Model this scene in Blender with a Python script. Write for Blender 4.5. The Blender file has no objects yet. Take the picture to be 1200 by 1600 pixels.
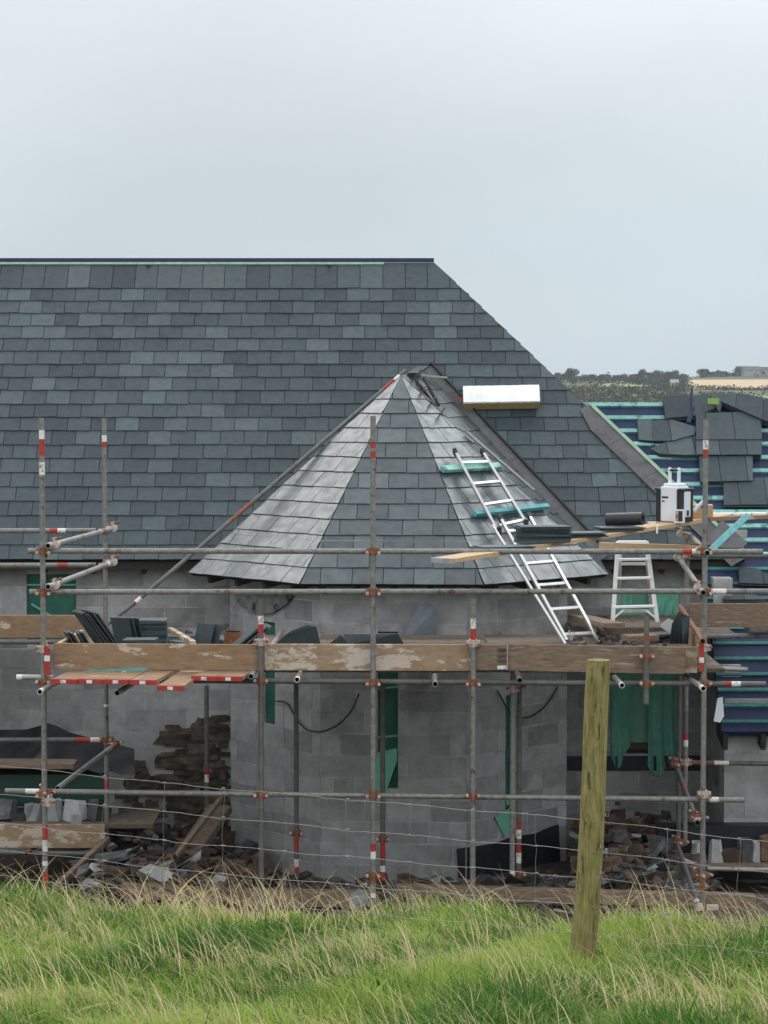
import bpy, math, random
import numpy as np
from mathutils import Vector, Matrix
random.seed(7); np.random.seed(7)
scene = bpy.context.scene
col = scene.collection
# ------------------------------------------------------------------ camera
F = 3600.0; PITCH = math.atan(200.0 / F)
cam_d = bpy.data.cameras.new('camera'); cam = bpy.data.objects.new('camera', cam_d); col.objects.link(cam)
cam_d.sensor_fit = 'VERTICAL'; cam_d.sensor_height = 24.0; cam_d.lens = F / 1600 * 24.0
cam.location = (0, 0, 0); cam.rotation_euler = (math.radians(90) - PITCH, 0, 0)
cam_d.clip_start = 0.1; cam_d.clip_end = 9000
scene.camera = cam
scene.render.resolution_x = 768; scene.render.resolution_y = 1024
# ------------------------------------------------------------------ sky, sun, exposure
SUN_EL = 50.0
sun_d = bpy.data.lights.new('sun', 'SUN'); sun = bpy.data.objects.new('sun', sun_d); col.objects.link(sun)
sun_d.energy = .8; sun_d.angle = math.radians(42); sun_d.color = (1.0, 0.965, 0.92)
_az = math.radians(-34)            # bright side of the overcast: beyond the roof, to the left
sdir = Vector((math.sin(_az) * math.cos(math.radians(SUN_EL)), math.cos(_az) * math.cos(math.radians(SUN_EL)), math.sin(math.radians(SUN_EL))))
sun.rotation_euler = sdir.to_track_quat('Z', 'Y').to_euler()
world = bpy.data.worlds.new('World'); scene.world = world; world.use_nodes = True
wn = world.node_tree; wn.nodes.clear()
def wnode(t, **k):
    n = wn.nodes.new(t)
    for a, b in k.items(): setattr(n, a, b)
    return n
sky = wnode('ShaderNodeTexSky', sky_type='NISHITA'); sky.sun_disc = False
sky.sun_elevation = math.radians(SUN_EL); sky.sun_rotation = _az
tc = wnode('ShaderNodeTexCoord'); sep = wnode('ShaderNodeSeparateXYZ')
mp = wnode('ShaderNodeMapping'); mp.inputs['Scale'].default_value = (1.0, 1.0, 2.6)
nz = wnode('ShaderNodeTexNoise'); nz.inputs['Scale'].default_value = 2.6; nz.inputs['Detail'].default_value = 4; nz.inputs['Roughness'].default_value = .42
ramp = wnode('ShaderNodeValToRGB')          # overcast dome: greyer towards the horizon, brighter above
for p, c in ((0.0, (.41, .475, .525)), (.06, (.435, .495, .54)), (.13, (.505, .55, .575)), (.21, (.61, .635, .65)), (.5, (.84, .87, .89)), (.7, (.95, .97, .98)), (1.0, (.46, .48, .50))):
    e = ramp.color_ramp.elements
    if p == 0.0: e[0].position = 0; e[0].color = (*c, 1)
    elif p == 1.0: e[-1].position = 1; e[-1].color = (*c, 1)
    else: el = e.new(p); el.color = (*c, 1)
cr2 = wnode('ShaderNodeMapRange'); cr2.inputs['From Min'].default_value = .3; cr2.inputs['From Max'].default_value = .7
cr2.inputs['To Min'].default_value = .89; cr2.inputs['To Max'].default_value = 1.12
mul = wnode('ShaderNodeVectorMath', operation='SCALE')
mix = wnode('ShaderNodeMixRGB'); mix.inputs[0].default_value = .93
skb = wnode('ShaderNodeVectorMath', operation='SCALE'); skb.inputs['Scale'].default_value = .10
bg = wnode('ShaderNodeBackground'); out = wnode('ShaderNodeOutputWorld'); bg.inputs['Strength'].default_value = 1.0
L = wn.links.new
L(tc.outputs['Generated'], sep.inputs[0]); L(sep.outputs['Z'], ramp.inputs[0]); L(tc.outputs['Generated'], mp.inputs[0]); L(mp.outputs[0], nz.inputs['Vector'])
L(nz.outputs['Fac'], cr2.inputs['Value']); glow = wnode('ShaderNodeVectorMath', operation='DOT_PRODUCT'); glow.inputs[1].default_value = Vector((.34, .62, .70)).normalized(); L(tc.outputs['Generated'], glow.inputs[0])
gmx = wnode('ShaderNodeMath', operation='MAXIMUM'); gmx.inputs[1].default_value = 0; L(glow.outputs['Value'], gmx.inputs[0])
gpw = wnode('ShaderNodeMath', operation='POWER'); gpw.inputs[1].default_value = 10; L(gmx.outputs[0], gpw.inputs[0])
gad = wnode('ShaderNodeMath', operation='MULTIPLY_ADD'); gad.inputs[1].default_value = 2.9; gad.inputs[2].default_value = .95; L(gpw.outputs[0], gad.inputs[0])
gml = wnode('ShaderNodeMath', operation='MULTIPLY'); L(gad.outputs[0], gml.inputs[0]); L(cr2.outputs[0], gml.inputs[1])
bk = wnode('ShaderNodeMath', operation='MULTIPLY'); bk.inputs[1].default_value = -1; L(sep.outputs['Y'], bk.inputs[0])      # the sky behind the viewer is the lighter half
bk2 = wnode('ShaderNodeMath', operation='MAXIMUM'); bk2.inputs[1].default_value = 0; L(bk.outputs[0], bk2.inputs[0])
bk3 = wnode('ShaderNodeMath', operation='MULTIPLY_ADD'); bk3.inputs[1].default_value = .75; L(bk2.outputs[0], bk3.inputs[0]); L(gml.outputs[0], bk3.inputs[2])
L(ramp.outputs[0], mul.inputs[0]); L(bk3.outputs[0], mul.inputs['Scale'])
L(sky.outputs[0], skb.inputs[0]); L(skb.outputs[0], mix.inputs[1]); L(mul.outputs[0], mix.inputs[2]); L(mix.outputs[0], bg.inputs['Color']); L(bg.outputs[0], out.inputs[0])
scene.view_settings.view_transform = 'Standard'; scene.view_settings.look = 'None'
scene.view_settings.exposure = 0.48; scene.view_settings.gamma = 1.0
scene.render.engine = 'CYCLES'

# ------------------------------------------------------------------ helpers
FW = Vector((0, math.cos(PITCH), -math.sin(PITCH))); UP = Vector((0, math.sin(PITCH), math.cos(PITCH)))
def ray(px, py): return FW + Vector((1, 0, 0)) * ((px - 600) / F) + UP * ((800 - py) / F)
def P(px, py, d):
    """point at distance d (metres ahead) that the photograph shows at px, py"""
    r = ray(px, py); return r * (d / r.y)
def PX(px, py, d): return P(px, py, d).x
def PZ(py, d): return P(600, py, d).z
class Plane:
    def __init__(s, o, u, v):
        s.o = Vector(o); s.u = Vector(u).normalized(); v = Vector(v); s.v = (v - s.u * v.dot(s.u)).normalized(); s.n = s.u.cross(s.v).normalized()
    def at(s, a, b, h=0): return s.o + s.u * a + s.v * b + s.n * h
    def uv(s, p): q = Vector(p) - s.o; return (q.dot(s.u), q.dot(s.v))
    def hit(s, px, py, h=0):
        r = ray(px, py); t = (s.o + s.n * h).dot(s.n) / r.dot(s.n); return r * t
class MB:
    def __init__(s): s.v = []; s.f = []; s.m = []; s.c = []; s.s = []; s.cur = (.5, .5, .5)
    def vary(s, *c): s.cur = c if c else (random.random(), random.random(), random.random())
    def face(s, pts, m=0, smooth=False):
        i = len(s.v); s.v += [tuple(p) for p in pts]; s.c += [s.cur] * len(pts); s.f.append(tuple(range(i, i + len(pts)))); s.m.append(m); s.s.append(smooth)
    def raw(s, vs, fs, m=0, smooth=False):
        i = len(s.v); s.v += [tuple(p) for p in vs]; s.c += [s.cur] * len(vs)
        for f in fs: s.f.append(tuple(i + k for k in f)); s.m.append(m); s.s.append(smooth)
    def hexa(s, b, t, m=0):
        """bottom ring b and top ring t (same count, ccw seen from the top)"""
        n = len(b)
        s.raw(list(b) + list(t), [tuple(range(n - 1, -1, -1)), tuple(range(n, 2 * n))] + [(k, (k + 1) % n, n + (k + 1) % n, n + k) for k in range(n)], m)
    def box(s, c, sx, sy, sz, rot=None, m=0, jit=0):
        c = Vector(c); R = rot if rot is not None else Matrix.Identity(3)
        q = []
        for z in (-1, 1):
            for x, y in ((-1, -1), (1, -1), (1, 1), (-1, 1)):
                p = Vector((x * sx / 2, y * sy / 2, z * sz / 2))
                if jit: p += Vector((random.uniform(-jit, jit), random.uniform(-jit, jit), random.uniform(-jit, jit)))
                q.append(c + R @ p)
        s.hexa(q[:4], q[4:], m)
    def beam(s, p0, p1, w, h, up=(0, 0, 1), m=0):
        """rectangular bar from p0 to p1, w across, h along up"""
        p0 = Vector(p0); p1 = Vector(p1); d = (p1 - p0).normalized(); a = d.cross(Vector(up)).normalized(); u = a.cross(d).normalized()
        R = Matrix((a, d, u)).transposed(); s.box((p0 + p1) / 2, w, (p1 - p0).length, h, R, m)
    def tube(s, p0, p1, r, n=14, m=0, bands=(), wall=.8, md=None, ends=(True, True)):
        """round tube, hollow mouths; bands = (t0, t1, material) in fractions of the length"""
        p0 = Vector(p0); p1 = Vector(p1); d = (p1 - p0); ln = d.length; d.normalize()
        a = d.orthogonal().normalized(); b = d.cross(a)
        ring = lambda t, rr: [p0 + d * (t * ln) + a * (rr * math.cos(2 * math.pi * k / n)) + b * (rr * math.sin(2 * math.pi * k / n)) for k in range(n)]
        cuts = {0.0, 1.0}
        for x in bands: cuts |= {max(0, min(1, x[0])), max(0, min(1, x[1]))}
        cuts = sorted(cuts)
        for t0, t1 in zip(cuts, cuts[1:]):
            mm = m; tm = (t0 + t1) / 2
            for x in bands:
                if x[0] < tm < x[1]: mm = x[2]
            s.raw(ring(t0, r) + ring(t1, r), [(k, (k + 1) % n, n + (k + 1) % n, n + k) for k in range(n)], mm, True)
        dep = min(.12, ln * .4) / ln
        for e, t, tt in ((ends[0], 0, dep), (ends[1], 1, 1 - dep)):
            mm = m
            for x in bands:
                if (t == 0 and x[0] <= 0) or (t == 1 and x[1] >= 1): mm = x[2]
            if not e: s.raw(ring(t, r), [tuple(range(n))], mm); continue
            s.raw(ring(t, r) + ring(t, r * wall), [(k, n + k, n + (k + 1) % n, (k + 1) % n) for k in range(n)], mm)
            s.raw(ring(t, r * wall) + ring(tt, r * wall), [(k, n + k, n + (k + 1) % n, (k + 1) % n) for k in range(n)], m if md is None else md, True)
            s.raw(ring(tt, r * wall), [tuple(range(n))], m if md is None else md)
    def path(s, pts, r, n=6, m=0):
        pts = [Vector(p) for p in pts]; vs = []; fs = []
        for i, p in enumerate(pts):
            d = (pts[min(i + 1, len(pts) - 1)] - pts[max(i - 1, 0)]).normalized(); a = d.cross(Vector((.3, .2, .93))).normalized(); b = d.cross(a)
            rr = r[i] if isinstance(r, (list, tuple)) else r
            vs += [p + a * rr * math.cos(2 * math.pi * k / n) + b * rr * math.sin(2 * math.pi * k / n) for k in range(n)]
        for i in range(len(pts) - 1):
            for k in range(n): fs.append((i * n + k, i * n + (k + 1) % n, (i + 1) * n + (k + 1) % n, (i + 1) * n + k))
        fs.append(tuple(range(n - 1, -1, -1))); fs.append(tuple((len(pts) - 1) * n + k for k in range(n)))
        s.raw(vs, fs, m, True)
    def rock(s, c, sx, sy, sz, m=0, seed=None, rz=None):
        """angular lump: a box with bent corners and a split ridge"""
        R = Matrix.Rotation(random.uniform(0, 6.28) if rz is None else rz, 3, 'Z') @ Matrix.Rotation(random.uniform(-.25, .25), 3, 'X')
        q = []
        for z in (-.5, .5):
            for k in range(6):
                a = k * math.pi / 3 + random.uniform(-.3, .3); rr = random.uniform(.38, .55) * (1 if z < 0 else random.uniform(.6, 1))
                q.append(Vector(c) + R @ Vector((math.cos(a) * rr * sx, math.sin(a) * rr * sy, (z + random.uniform(-.12, .12)) * sz)))
        s.hexa(q[:6], q[6:], m)
    def build(s, name, mats, parent=None, bevel=0):
        me = bpy.data.meshes.new(name); me.from_pydata(s.v, [], s.f)
        if not isinstance(mats, (list, tuple)): mats = [mats]
        for x in mats: me.materials.append(x)
        me.polygons.foreach_set('material_index', s.m); me.polygons.foreach_set('use_smooth', s.s)
        ca = me.color_attributes.new('vary', 'FLOAT_COLOR', 'POINT'); arr = np.ones((len(s.c), 4), dtype=np.float32); arr[:, :3] = np.array(s.c, dtype=np.float32); ca.data.foreach_set('color', arr.ravel())
        me.update(); o = bpy.data.objects.new(name, me); col.objects.link(o)
        if parent: o.parent = parent; o.matrix_parent_inverse = parent.matrix_basis.inverted()
        if bevel:
            mod = o.modifiers.new('bevel', 'BEVEL'); mod.width = bevel; mod.segments = 2; mod.limit_method = 'ANGLE'
            # merge doubles so that the bevel sees shared edges
            import bmesh
            bm = bmesh.new(); bm.from_mesh(me); bmesh.ops.remove_doubles(bm, verts=bm.verts, dist=1e-5); bm.to_mesh(me); bm.free()
        return o
def tag(o, label=None, cat=None, group=None, kind=None):
    if label: o['label'] = label
    if cat: o['category'] = cat
    if group: o['group'] = group
    if kind: o['kind'] = kind
    return o
def empty(name, loc=(0, 0, 0), **k):
    o = bpy.data.objects.new(name, None); col.objects.link(o); o.location = loc; o.empty_display_size = .2
    return tag(o, **k)
def basis(x, z):
    x = Vector(x).normalized(); z = Vector(z); z = (z - x * z.dot(x)).normalized(); y = z.cross(x); return Matrix((x, y, z)).transposed()

# ------------------------------------------------------------------ materials
def mat(name, c1, c2=None, rough=.7, scale=8, spec=.4, metal=0, bump=0, vary=0, c3=None, thr=.62, scale3=3, stretch=(1, 1, 1), soft=.06, rough2=None, bscale=None, trans=0, spots=None):
    """c1..c2 mixed by noise; vary: how far a per-piece random number shifts brightness; c3 shows in blotches"""
    m = bpy.data.materials.new(name); m.use_nodes = True; nt = m.node_tree; N = nt.nodes; Lk = nt.links.new
    bs = N['Principled BSDF']; c2 = c2 or c1
    t = N.new('ShaderNodeTexCoord'); mapn = N.new('ShaderNodeMapping'); mapn.inputs['Scale'].default_value = stretch; Lk(t.outputs['Object'], mapn.inputs[0])
    n1 = N.new('ShaderNodeTexNoise'); n1.inputs['Scale'].default_value = scale; n1.inputs['Detail'].default_value = 6; n1.inputs['Roughness'].default_value = .65; Lk(mapn.outputs[0], n1.inputs['Vector'])
    r1 = N.new('ShaderNodeMapRange'); r1.inputs['From Min'].default_value = .3; r1.inputs['From Max'].default_value = .7; Lk(n1.outputs['Fac'], r1.inputs['Value'])
    mx = N.new('ShaderNodeMixRGB'); mx.inputs[1].default_value = (*c1, 1); mx.inputs[2].default_value = (*c2, 1); Lk(r1.outputs[0], mx.inputs[0]); cur = mx.outputs[0]
    at = N.new('ShaderNodeAttribute'); at.attribute_name = 'vary'; sp = N.new('ShaderNodeSeparateColor'); Lk(at.outputs['Color'], sp.inputs[0])
    if c3:
        n3 = N.new('ShaderNodeTexNoise'); n3.inputs['Scale'].default_value = scale3; n3.inputs['Detail'].default_value = 8; n3.inputs['Roughness'].default_value = .7; Lk(mapn.outputs[0], n3.inputs['Vector'])
        r3 = N.new('ShaderNodeMapRange'); r3.inputs['From Min'].default_value = thr; r3.inputs['From Max'].default_value = thr + soft; Lk(n3.outputs['Fac'], r3.inputs['Value'])
        m3 = N.new('ShaderNodeMixRGB'); m3.inputs[2].default_value = (*c3, 1); Lk(r3.outputs[0], m3.inputs[0]); Lk(cur, m3.inputs[1]); cur = m3.outputs[0]
    if vary:
        mr = N.new('ShaderNodeMapRange'); mr.inputs['To Min'].default_value = 1 - vary; mr.inputs['To Max'].default_value = 1 + vary; Lk(sp.outputs['Red'], mr.inputs['Value'])
        vm = N.new('ShaderNodeVectorMath'); vm.operation = 'SCALE'; Lk(cur, vm.inputs[0]); Lk(mr.outputs[0], vm.inputs['Scale']); cur = vm.outputs[0]
    Lk(cur, bs.inputs['Base Color'])
    if rough2 is not None:
        rr = N.new('ShaderNodeMapRange'); rr.inputs['To Min'].default_value = rough; rr.inputs['To Max'].default_value = rough2; Lk(r1.outputs[0], rr.inputs['Value']); Lk(rr.outputs[0], bs.inputs['Roughness'])
    else: bs.inputs['Roughness'].default_value = rough
    bs.inputs['Specular IOR Level'].default_value = spec; bs.inputs['Metallic'].default_value = metal
    if trans:
        tr = N.new('ShaderNodeBsdfTranslucent'); ms = N.new('ShaderNodeMixShader'); ms.inputs[0].default_value = trans; Lk(cur, tr.inputs['Color'])
        Lk(bs.outputs[0], ms.inputs[1]); Lk(tr.outputs[0], ms.inputs[2]); Lk(ms.outputs[0], N['Material Output'].inputs['Surface'])
    if bump:
        nb = N.new('ShaderNodeTexNoise'); nb.inputs['Scale'].default_value = bscale or scale * 2; nb.inputs['Detail'].default_value = 5; Lk(mapn.outputs[0], nb.inputs['Vector'])
        b = N.new('ShaderNodeBump'); b.inputs['Strength'].default_value = bump; b.inputs['Distance'].default_value = .01; Lk(nb.outputs['Fac'], b.inputs['Height']); Lk(b.outputs[0], bs.inputs['Normal'])
    m['_'] = 1
    return m
def slate_material(name, wet=.3, dry=.62, spec=.5):
    """riven slate: every slate its own grey, some greener, some paler; cleft grain and patchy damp"""
    m = bpy.data.materials.new(name); m.use_nodes = True; nt = m.node_tree; N = nt.nodes; Lk = nt.links.new; bs = N['Principled BSDF']
    at = N.new('ShaderNodeAttribute'); at.attribute_name = 'vary'; sp = N.new('ShaderNodeSeparateColor'); Lk(at.outputs['Color'], sp.inputs[0])
    cr = N.new('ShaderNodeValToRGB'); e = cr.color_ramp.elements; e[0].color = (.018, .032, .039, 1); e[1].color = (.070, .092, .098, 1)
    a = e.new(.3); a.color = (.031, .047, .055, 1); a = e.new(.8); a.color = (.046, .064, .070, 1); Lk(sp.outputs['Red'], cr.inputs[0])
    gm = N.new('ShaderNodeMixRGB'); gm.blend_type = 'MULTIPLY'; gm.inputs[2].default_value = (.90, 1.02, 1.03, 1); Lk(sp.outputs['Green'], gm.inputs[0]); Lk(cr.outputs[0], gm.inputs[1])
    t = N.new('ShaderNodeTexCoord'); n1 = N.new('ShaderNodeTexNoise'); n1.inputs['Scale'].default_value = 14; n1.inputs['Detail'].default_value = 7; n1.inputs['Roughness'].default_value = .7
    # each slate samples another piece of the noise
    vm = N.new('ShaderNodeVectorMath'); vm.operation = 'MULTIPLY_ADD'; vm.inputs[1].default_value = (7, 5, 9); Lk(at.outputs['Color'], vm.inputs[0]); Lk(t.outputs['Object'], vm.inputs[2]); Lk(vm.outputs[0], n1.inputs['Vector'])
    mr = N.new('ShaderNodeMapRange'); mr.inputs['From Min'].default_value = .3; mr.inputs['From Max'].default_value = .7; mr.inputs['To Min'].default_value = .8; mr.inputs['To Max'].default_value = 1.22; Lk(n1.outputs['Fac'], mr.inputs['Value'])
    sc = N.new('ShaderNodeVectorMath'); sc.operation = 'SCALE'; Lk(gm.outputs[0], sc.inputs[0]); Lk(mr.outputs[0], sc.inputs['Scale']); Lk(sc.outputs[0], bs.inputs['Base Color'])
    n2 = N.new('ShaderNodeTexNoise'); n2.inputs['Scale'].default_value = 9; n2.inputs['Detail'].default_value = 5; Lk(vm.outputs[0], n2.inputs['Vector'])
    rr = N.new('ShaderNodeMapRange'); rr.inputs['From Min'].default_value = .38; rr.inputs['From Max'].default_value = .62; rr.inputs['To Min'].default_value = wet; rr.inputs['To Max'].default_value = dry; Lk(n2.outputs['Fac'], rr.inputs['Value']); Lk(rr.outputs[0], bs.inputs['Roughness'])
    b = N.new('ShaderNodeBump'); b.inputs['Strength'].default_value = .35; b.inputs['Distance'].default_value = .006; Lk(n1.outputs['Fac'], b.inputs['Height']); Lk(b.outputs[0], bs.inputs['Normal'])
    bs.inputs['Specular IOR Level'].default_value = spec
    return m
M = {}
M['slate'] = slate_material('riven_slate', .42, .66)
M['wet_slate'] = slate_material('damp_slate', .30, .44, 1.0)
M['underlay'] = mat('black_underlay', (.012, .013, .015), rough=.8)
M['navy'] = mat('navy_membrane', (.009, .020, .060), (.020, .036, .095), .5, 5, bump=.3)
M['batten'] = mat('treated_batten', (.14, .40, .38), (.34, .58, .52), .75, 14, vary=.25, c3=(.09, .22, .2), thr=.55, scale3=9)
M['batten_pale'] = mat('pale_green_batten', (.20, .33, .24), (.36, .46, .34), .75, 14, vary=.1)
M['turq'] = mat('turquoise_timber', (.07, .27, .30), (.16, .42, .44), .7, 10, vary=.2)
M['batten_shaded'] = mat('shaded_teal_batten', (.03, .13, .13), (.07, .22, .21), .75, 14, vary=.3)  # same battens, with the shade on the lower wing roof put into the colour
M['lead'] = mat('new_lead', (.075, .075, .080), (.13, .128, .134), .5, 7, metal=.15, bump=.2, c3=(.07, .066, .078), thr=.55)
M['block'] = mat('concrete_block', (.265, .27, .268), (.395, .40, .395), .92, 6, spec=.2, bump=.5, bscale=90, vary=.24, c3=(.20, .20, .19), thr=.54, scale3=1.6, soft=.15)
M['mortar'] = mat('mortar', (.20, .20, .20), (.58, .58, .56), .95, 3, spec=.15, bump=.4, bscale=40)
M['oldstone'] = mat('old_rubble_stone', (.040, .033, .027), (.13, .105, .08), .9, 9, vary=.5, bump=.5, spec=.2)
M['wood'] = mat('toe_board_timber', (.20, .125, .07), (.31, .21, .13), .85, 5, stretch=(1.6, 4, 5), c3=(.48, .40, .31), thr=.60, scale3=1.6, soft=.03, bump=.3)
M['woodpale'] = mat('peeled_timber', (.25, .17, .10), (.36, .26, .17), .85, 5, stretch=(2, 4, 4.5), c3=(.50, .43, .35), thr=.49, scale3=2.0, soft=.04, bump=.3)
M['wooddark'] = mat('weathered_timber', (.13, .085, .052), (.27, .205, .15), .9, 6, stretch=(1.5, 6, 12), c3=(.36, .31, .26), thr=.6, scale3=2, soft=.05, bump=.4)
M['woodnew'] = mat('new_timber', (.42, .28, .15), (.56, .40, .24), .7, 6, stretch=(1, 5, 9), bump=.1)
M['deck'] = mat('deck_timber', (.085, .066, .05), (.19, .15, .11), .9, 6, stretch=(4, 4, 8), vary=.3, c3=(.08, .065, .05), thr=.55, bump=.3)
M['steel'] = mat('weathered_galvanised', (.13, .132, .12), (.27, .27, .25), .55, 26, metal=.25, spec=.5, c3=(.12, .065, .04), thr=.58, scale3=7, bump=.15)
M['steelbrt'] = mat('bright_galvanised', (.26, .265, .26), (.40, .405, .39), .42, 12, metal=.4, c3=(.17, .17, .16), thr=.55, scale3=6)
M['steeldk'] = mat('dull_steel', (.10, .10, .096), (.17, .17, .16), .6, 15, metal=.3, c3=(.09, .05, .03), thr=.6, scale3=5)
M['hole'] = mat('tube_bore', (.01, .01, .01), rough=.9)
M['red'] = mat('red_band_paint', (.30, .022, .016), (.42, .05, .032), .65, 25, c3=(.18, .08, .055), thr=.56, scale3=18)
M['white'] = mat('white_band_paint', (.62, .61, .57), (.78, .77, .74), .6, 25, c3=(.28, .25, .21), thr=.55, scale3=20)
M['rust'] = mat('rusty_coupler', (.15, .06, .028), (.30, .14, .075), .75, 30, metal=.2, bump=.3, c3=(.42, .33, .27), thr=.6, scale3=22)
M['palec'] = mat('zinc_coupler', (.40, .33, .29), (.60, .54, .49), .6, 30, metal=.2, bump=.2, c3=(.32, .13, .08), thr=.55, scale3=22)
M['alu'] = mat('aluminium', (.62, .62, .60), (.78, .78, .77), .32, 14, metal=.75, vary=.1)
M['aluwhite'] = mat('white_painted_steps', (.88, .89, .90), (.94, .94, .94), .4, 10, vary=.05)
M['blackp'] = mat('black_plastic', (.014, .014, .016), (.022, .022, .025), .45, 12)
M['whitep'] = mat('white_plastic', (.66, .68, .72), (.74, .76, .80), .38, 6)
M['greysh'] = mat('dark_window', (.03, .028, .03), rough=.4)
M['mesh'] = mat('green_sheeting', (.02, .14, .095), (.045, .21, .15), .5, 4, trans=.3, bump=.4, bscale=6)
M['meshlt'] = mat('light_green_sheeting', (.18, .56, .42), (.28, .68, .53), .45, 5, trans=.35, bump=.4, bscale=6)
M['netting'] = mat('pale_green_netting', (.20, .50, .38), (.28, .60, .47), .5, 5, trans=.35, bump=.4, bscale=6)
M['darkmesh'] = mat('dark_green_sheet', (.010, .05, .035), (.015, .07, .05), .5, 5)
M['bluegrey'] = mat('blue_grey_slab', (.12, .145, .17), (.18, .205, .23), .7, 7, bump=.2)
M['tar'] = mat('black_tanking', (.010, .011, .014), (.022, .024, .030), .45, 5, bump=.5, bscale=10)
M['tarp'] = mat('black_tarpaulin', (.010, .011, .013), (.02, .021, .024), .38, 4, bump=.5, bscale=7)
M['foam'] = mat('white_foil_face', (.80, .80, .78), (.90, .90, .88), .5, 6, c3=(.55, .52, .46), thr=.68, scale3=12)
M['foamside'] = mat('yellow_foam', (.34, .23, .09), (.46, .33, .15), .85, 20, bump=.2)
M['roll'] = mat('black_roll', (.016, .018, .021), (.03, .032, .036), .4, 8)
M['card'] = mat('brown_box', (.40, .25, .12), (.48, .32, .17), .8, 5)
M['soil'] = mat('bare_earth', (.045, .032, .024), (.12, .085, .062), .95, 2.5, bump=.8, bscale=14, c3=(.17, .13, .10), thr=.58)
M['rubble'] = mat('broken_slate_and_stone', (.03, .03, .032), (.12, .12, .12), .75, 12, vary=.55, bump=.3)
M['rubbleb'] = mat('brown_rubble', (.05, .03, .022), (.15, .095, .065), .85, 12, vary=.6, bump=.3)
M['stonelt'] = mat('grey_block_offcut', (.26, .27, .27), (.40, .41, .40), .9, 9, vary=.2, bump=.3)
M['post'] = mat('mossy_post', (.13, .11, .035), (.33, .28, .11), .9, 7, stretch=(8, 8, 1.3), c3=(.055, .038, .02), thr=.56, scale3=5, soft=.08, bump=1.0, bscale=14)
M['wire'] = mat('galvanised_wire', (.22, .21, .20), (.34, .33, .32), .5, 30, metal=.5)
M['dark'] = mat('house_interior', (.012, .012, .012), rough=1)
M['fascia'] = mat('dark_rafter', (.022, .02, .018), (.04, .035, .03), .85, 8)
# ------------------------------------------------------------------ ground, hills, fields
def sstep(a, b, x): t = max(0, min(1, (x - a) / (b - a))); return t * t * (3 - 2 * t)
def crest(x): return 11.55 - .20 * x - .38 * math.exp(-((x + .30) / .38) ** 2) + .12 * math.sin(x * 2.1 + 1) + .06 * math.sin(x * 5.3)
def field_z(x, y): return -1.80 - .080 * y + .025 * math.sin(x * 3 + y * 1.3) + .02 * math.sin(x * 7.1 - y * 2.9)
def ground_z(x, y):
    c = crest(x); f = field_z(x, min(y, c))
    if y > c:
        t = (y - c); f -= .10 * t + .42 * t * sstep(0, .9, t)
        lo = -4.76 - .30 * sstep(20.6, 23, y) + .05 * math.sin(x * 1.7 + y) + .03 * math.sin(x * 5 - y * 3.3)
        f = max(f, lo) if f < lo + .5 else f
        if y > 20: f = lo
    return f
def grid(name, xs, ys, fz, m, xf=None):
    vs = []; fs = []; nx = len(xs)
    for y in ys:
        for x in xs:
            xx = x * (xf(y) if xf else 1); vs.append((xx, y, fz(xx, y)))
    for j in range(len(ys) - 1):
        for i in range(nx - 1): a = j * nx + i; fs.append((a, a + 1, a + nx + 1, a + nx))
    mb = MB(); mb.raw(vs, fs, 0, True); o = mb.build(name, m); o['kind'] = 'structure'; return o
lin = lambda a, b, n: [a + (b - a) * i / (n - 1) for i in range(n)]
M['field'] = mat('turf_soil', (.035, .055, .016), (.08, .12, .03), .95, 5, bump=.6, c3=(.16, .14, .07), thr=.6)
def ground_all(x, y):
    if y < 40: return ground_z(x, y)
    return ground_z(x, 40) - (y - 40) * .03
gm = bpy.data.materials.new('earth_and_turf'); gm.use_nodes = True
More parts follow.
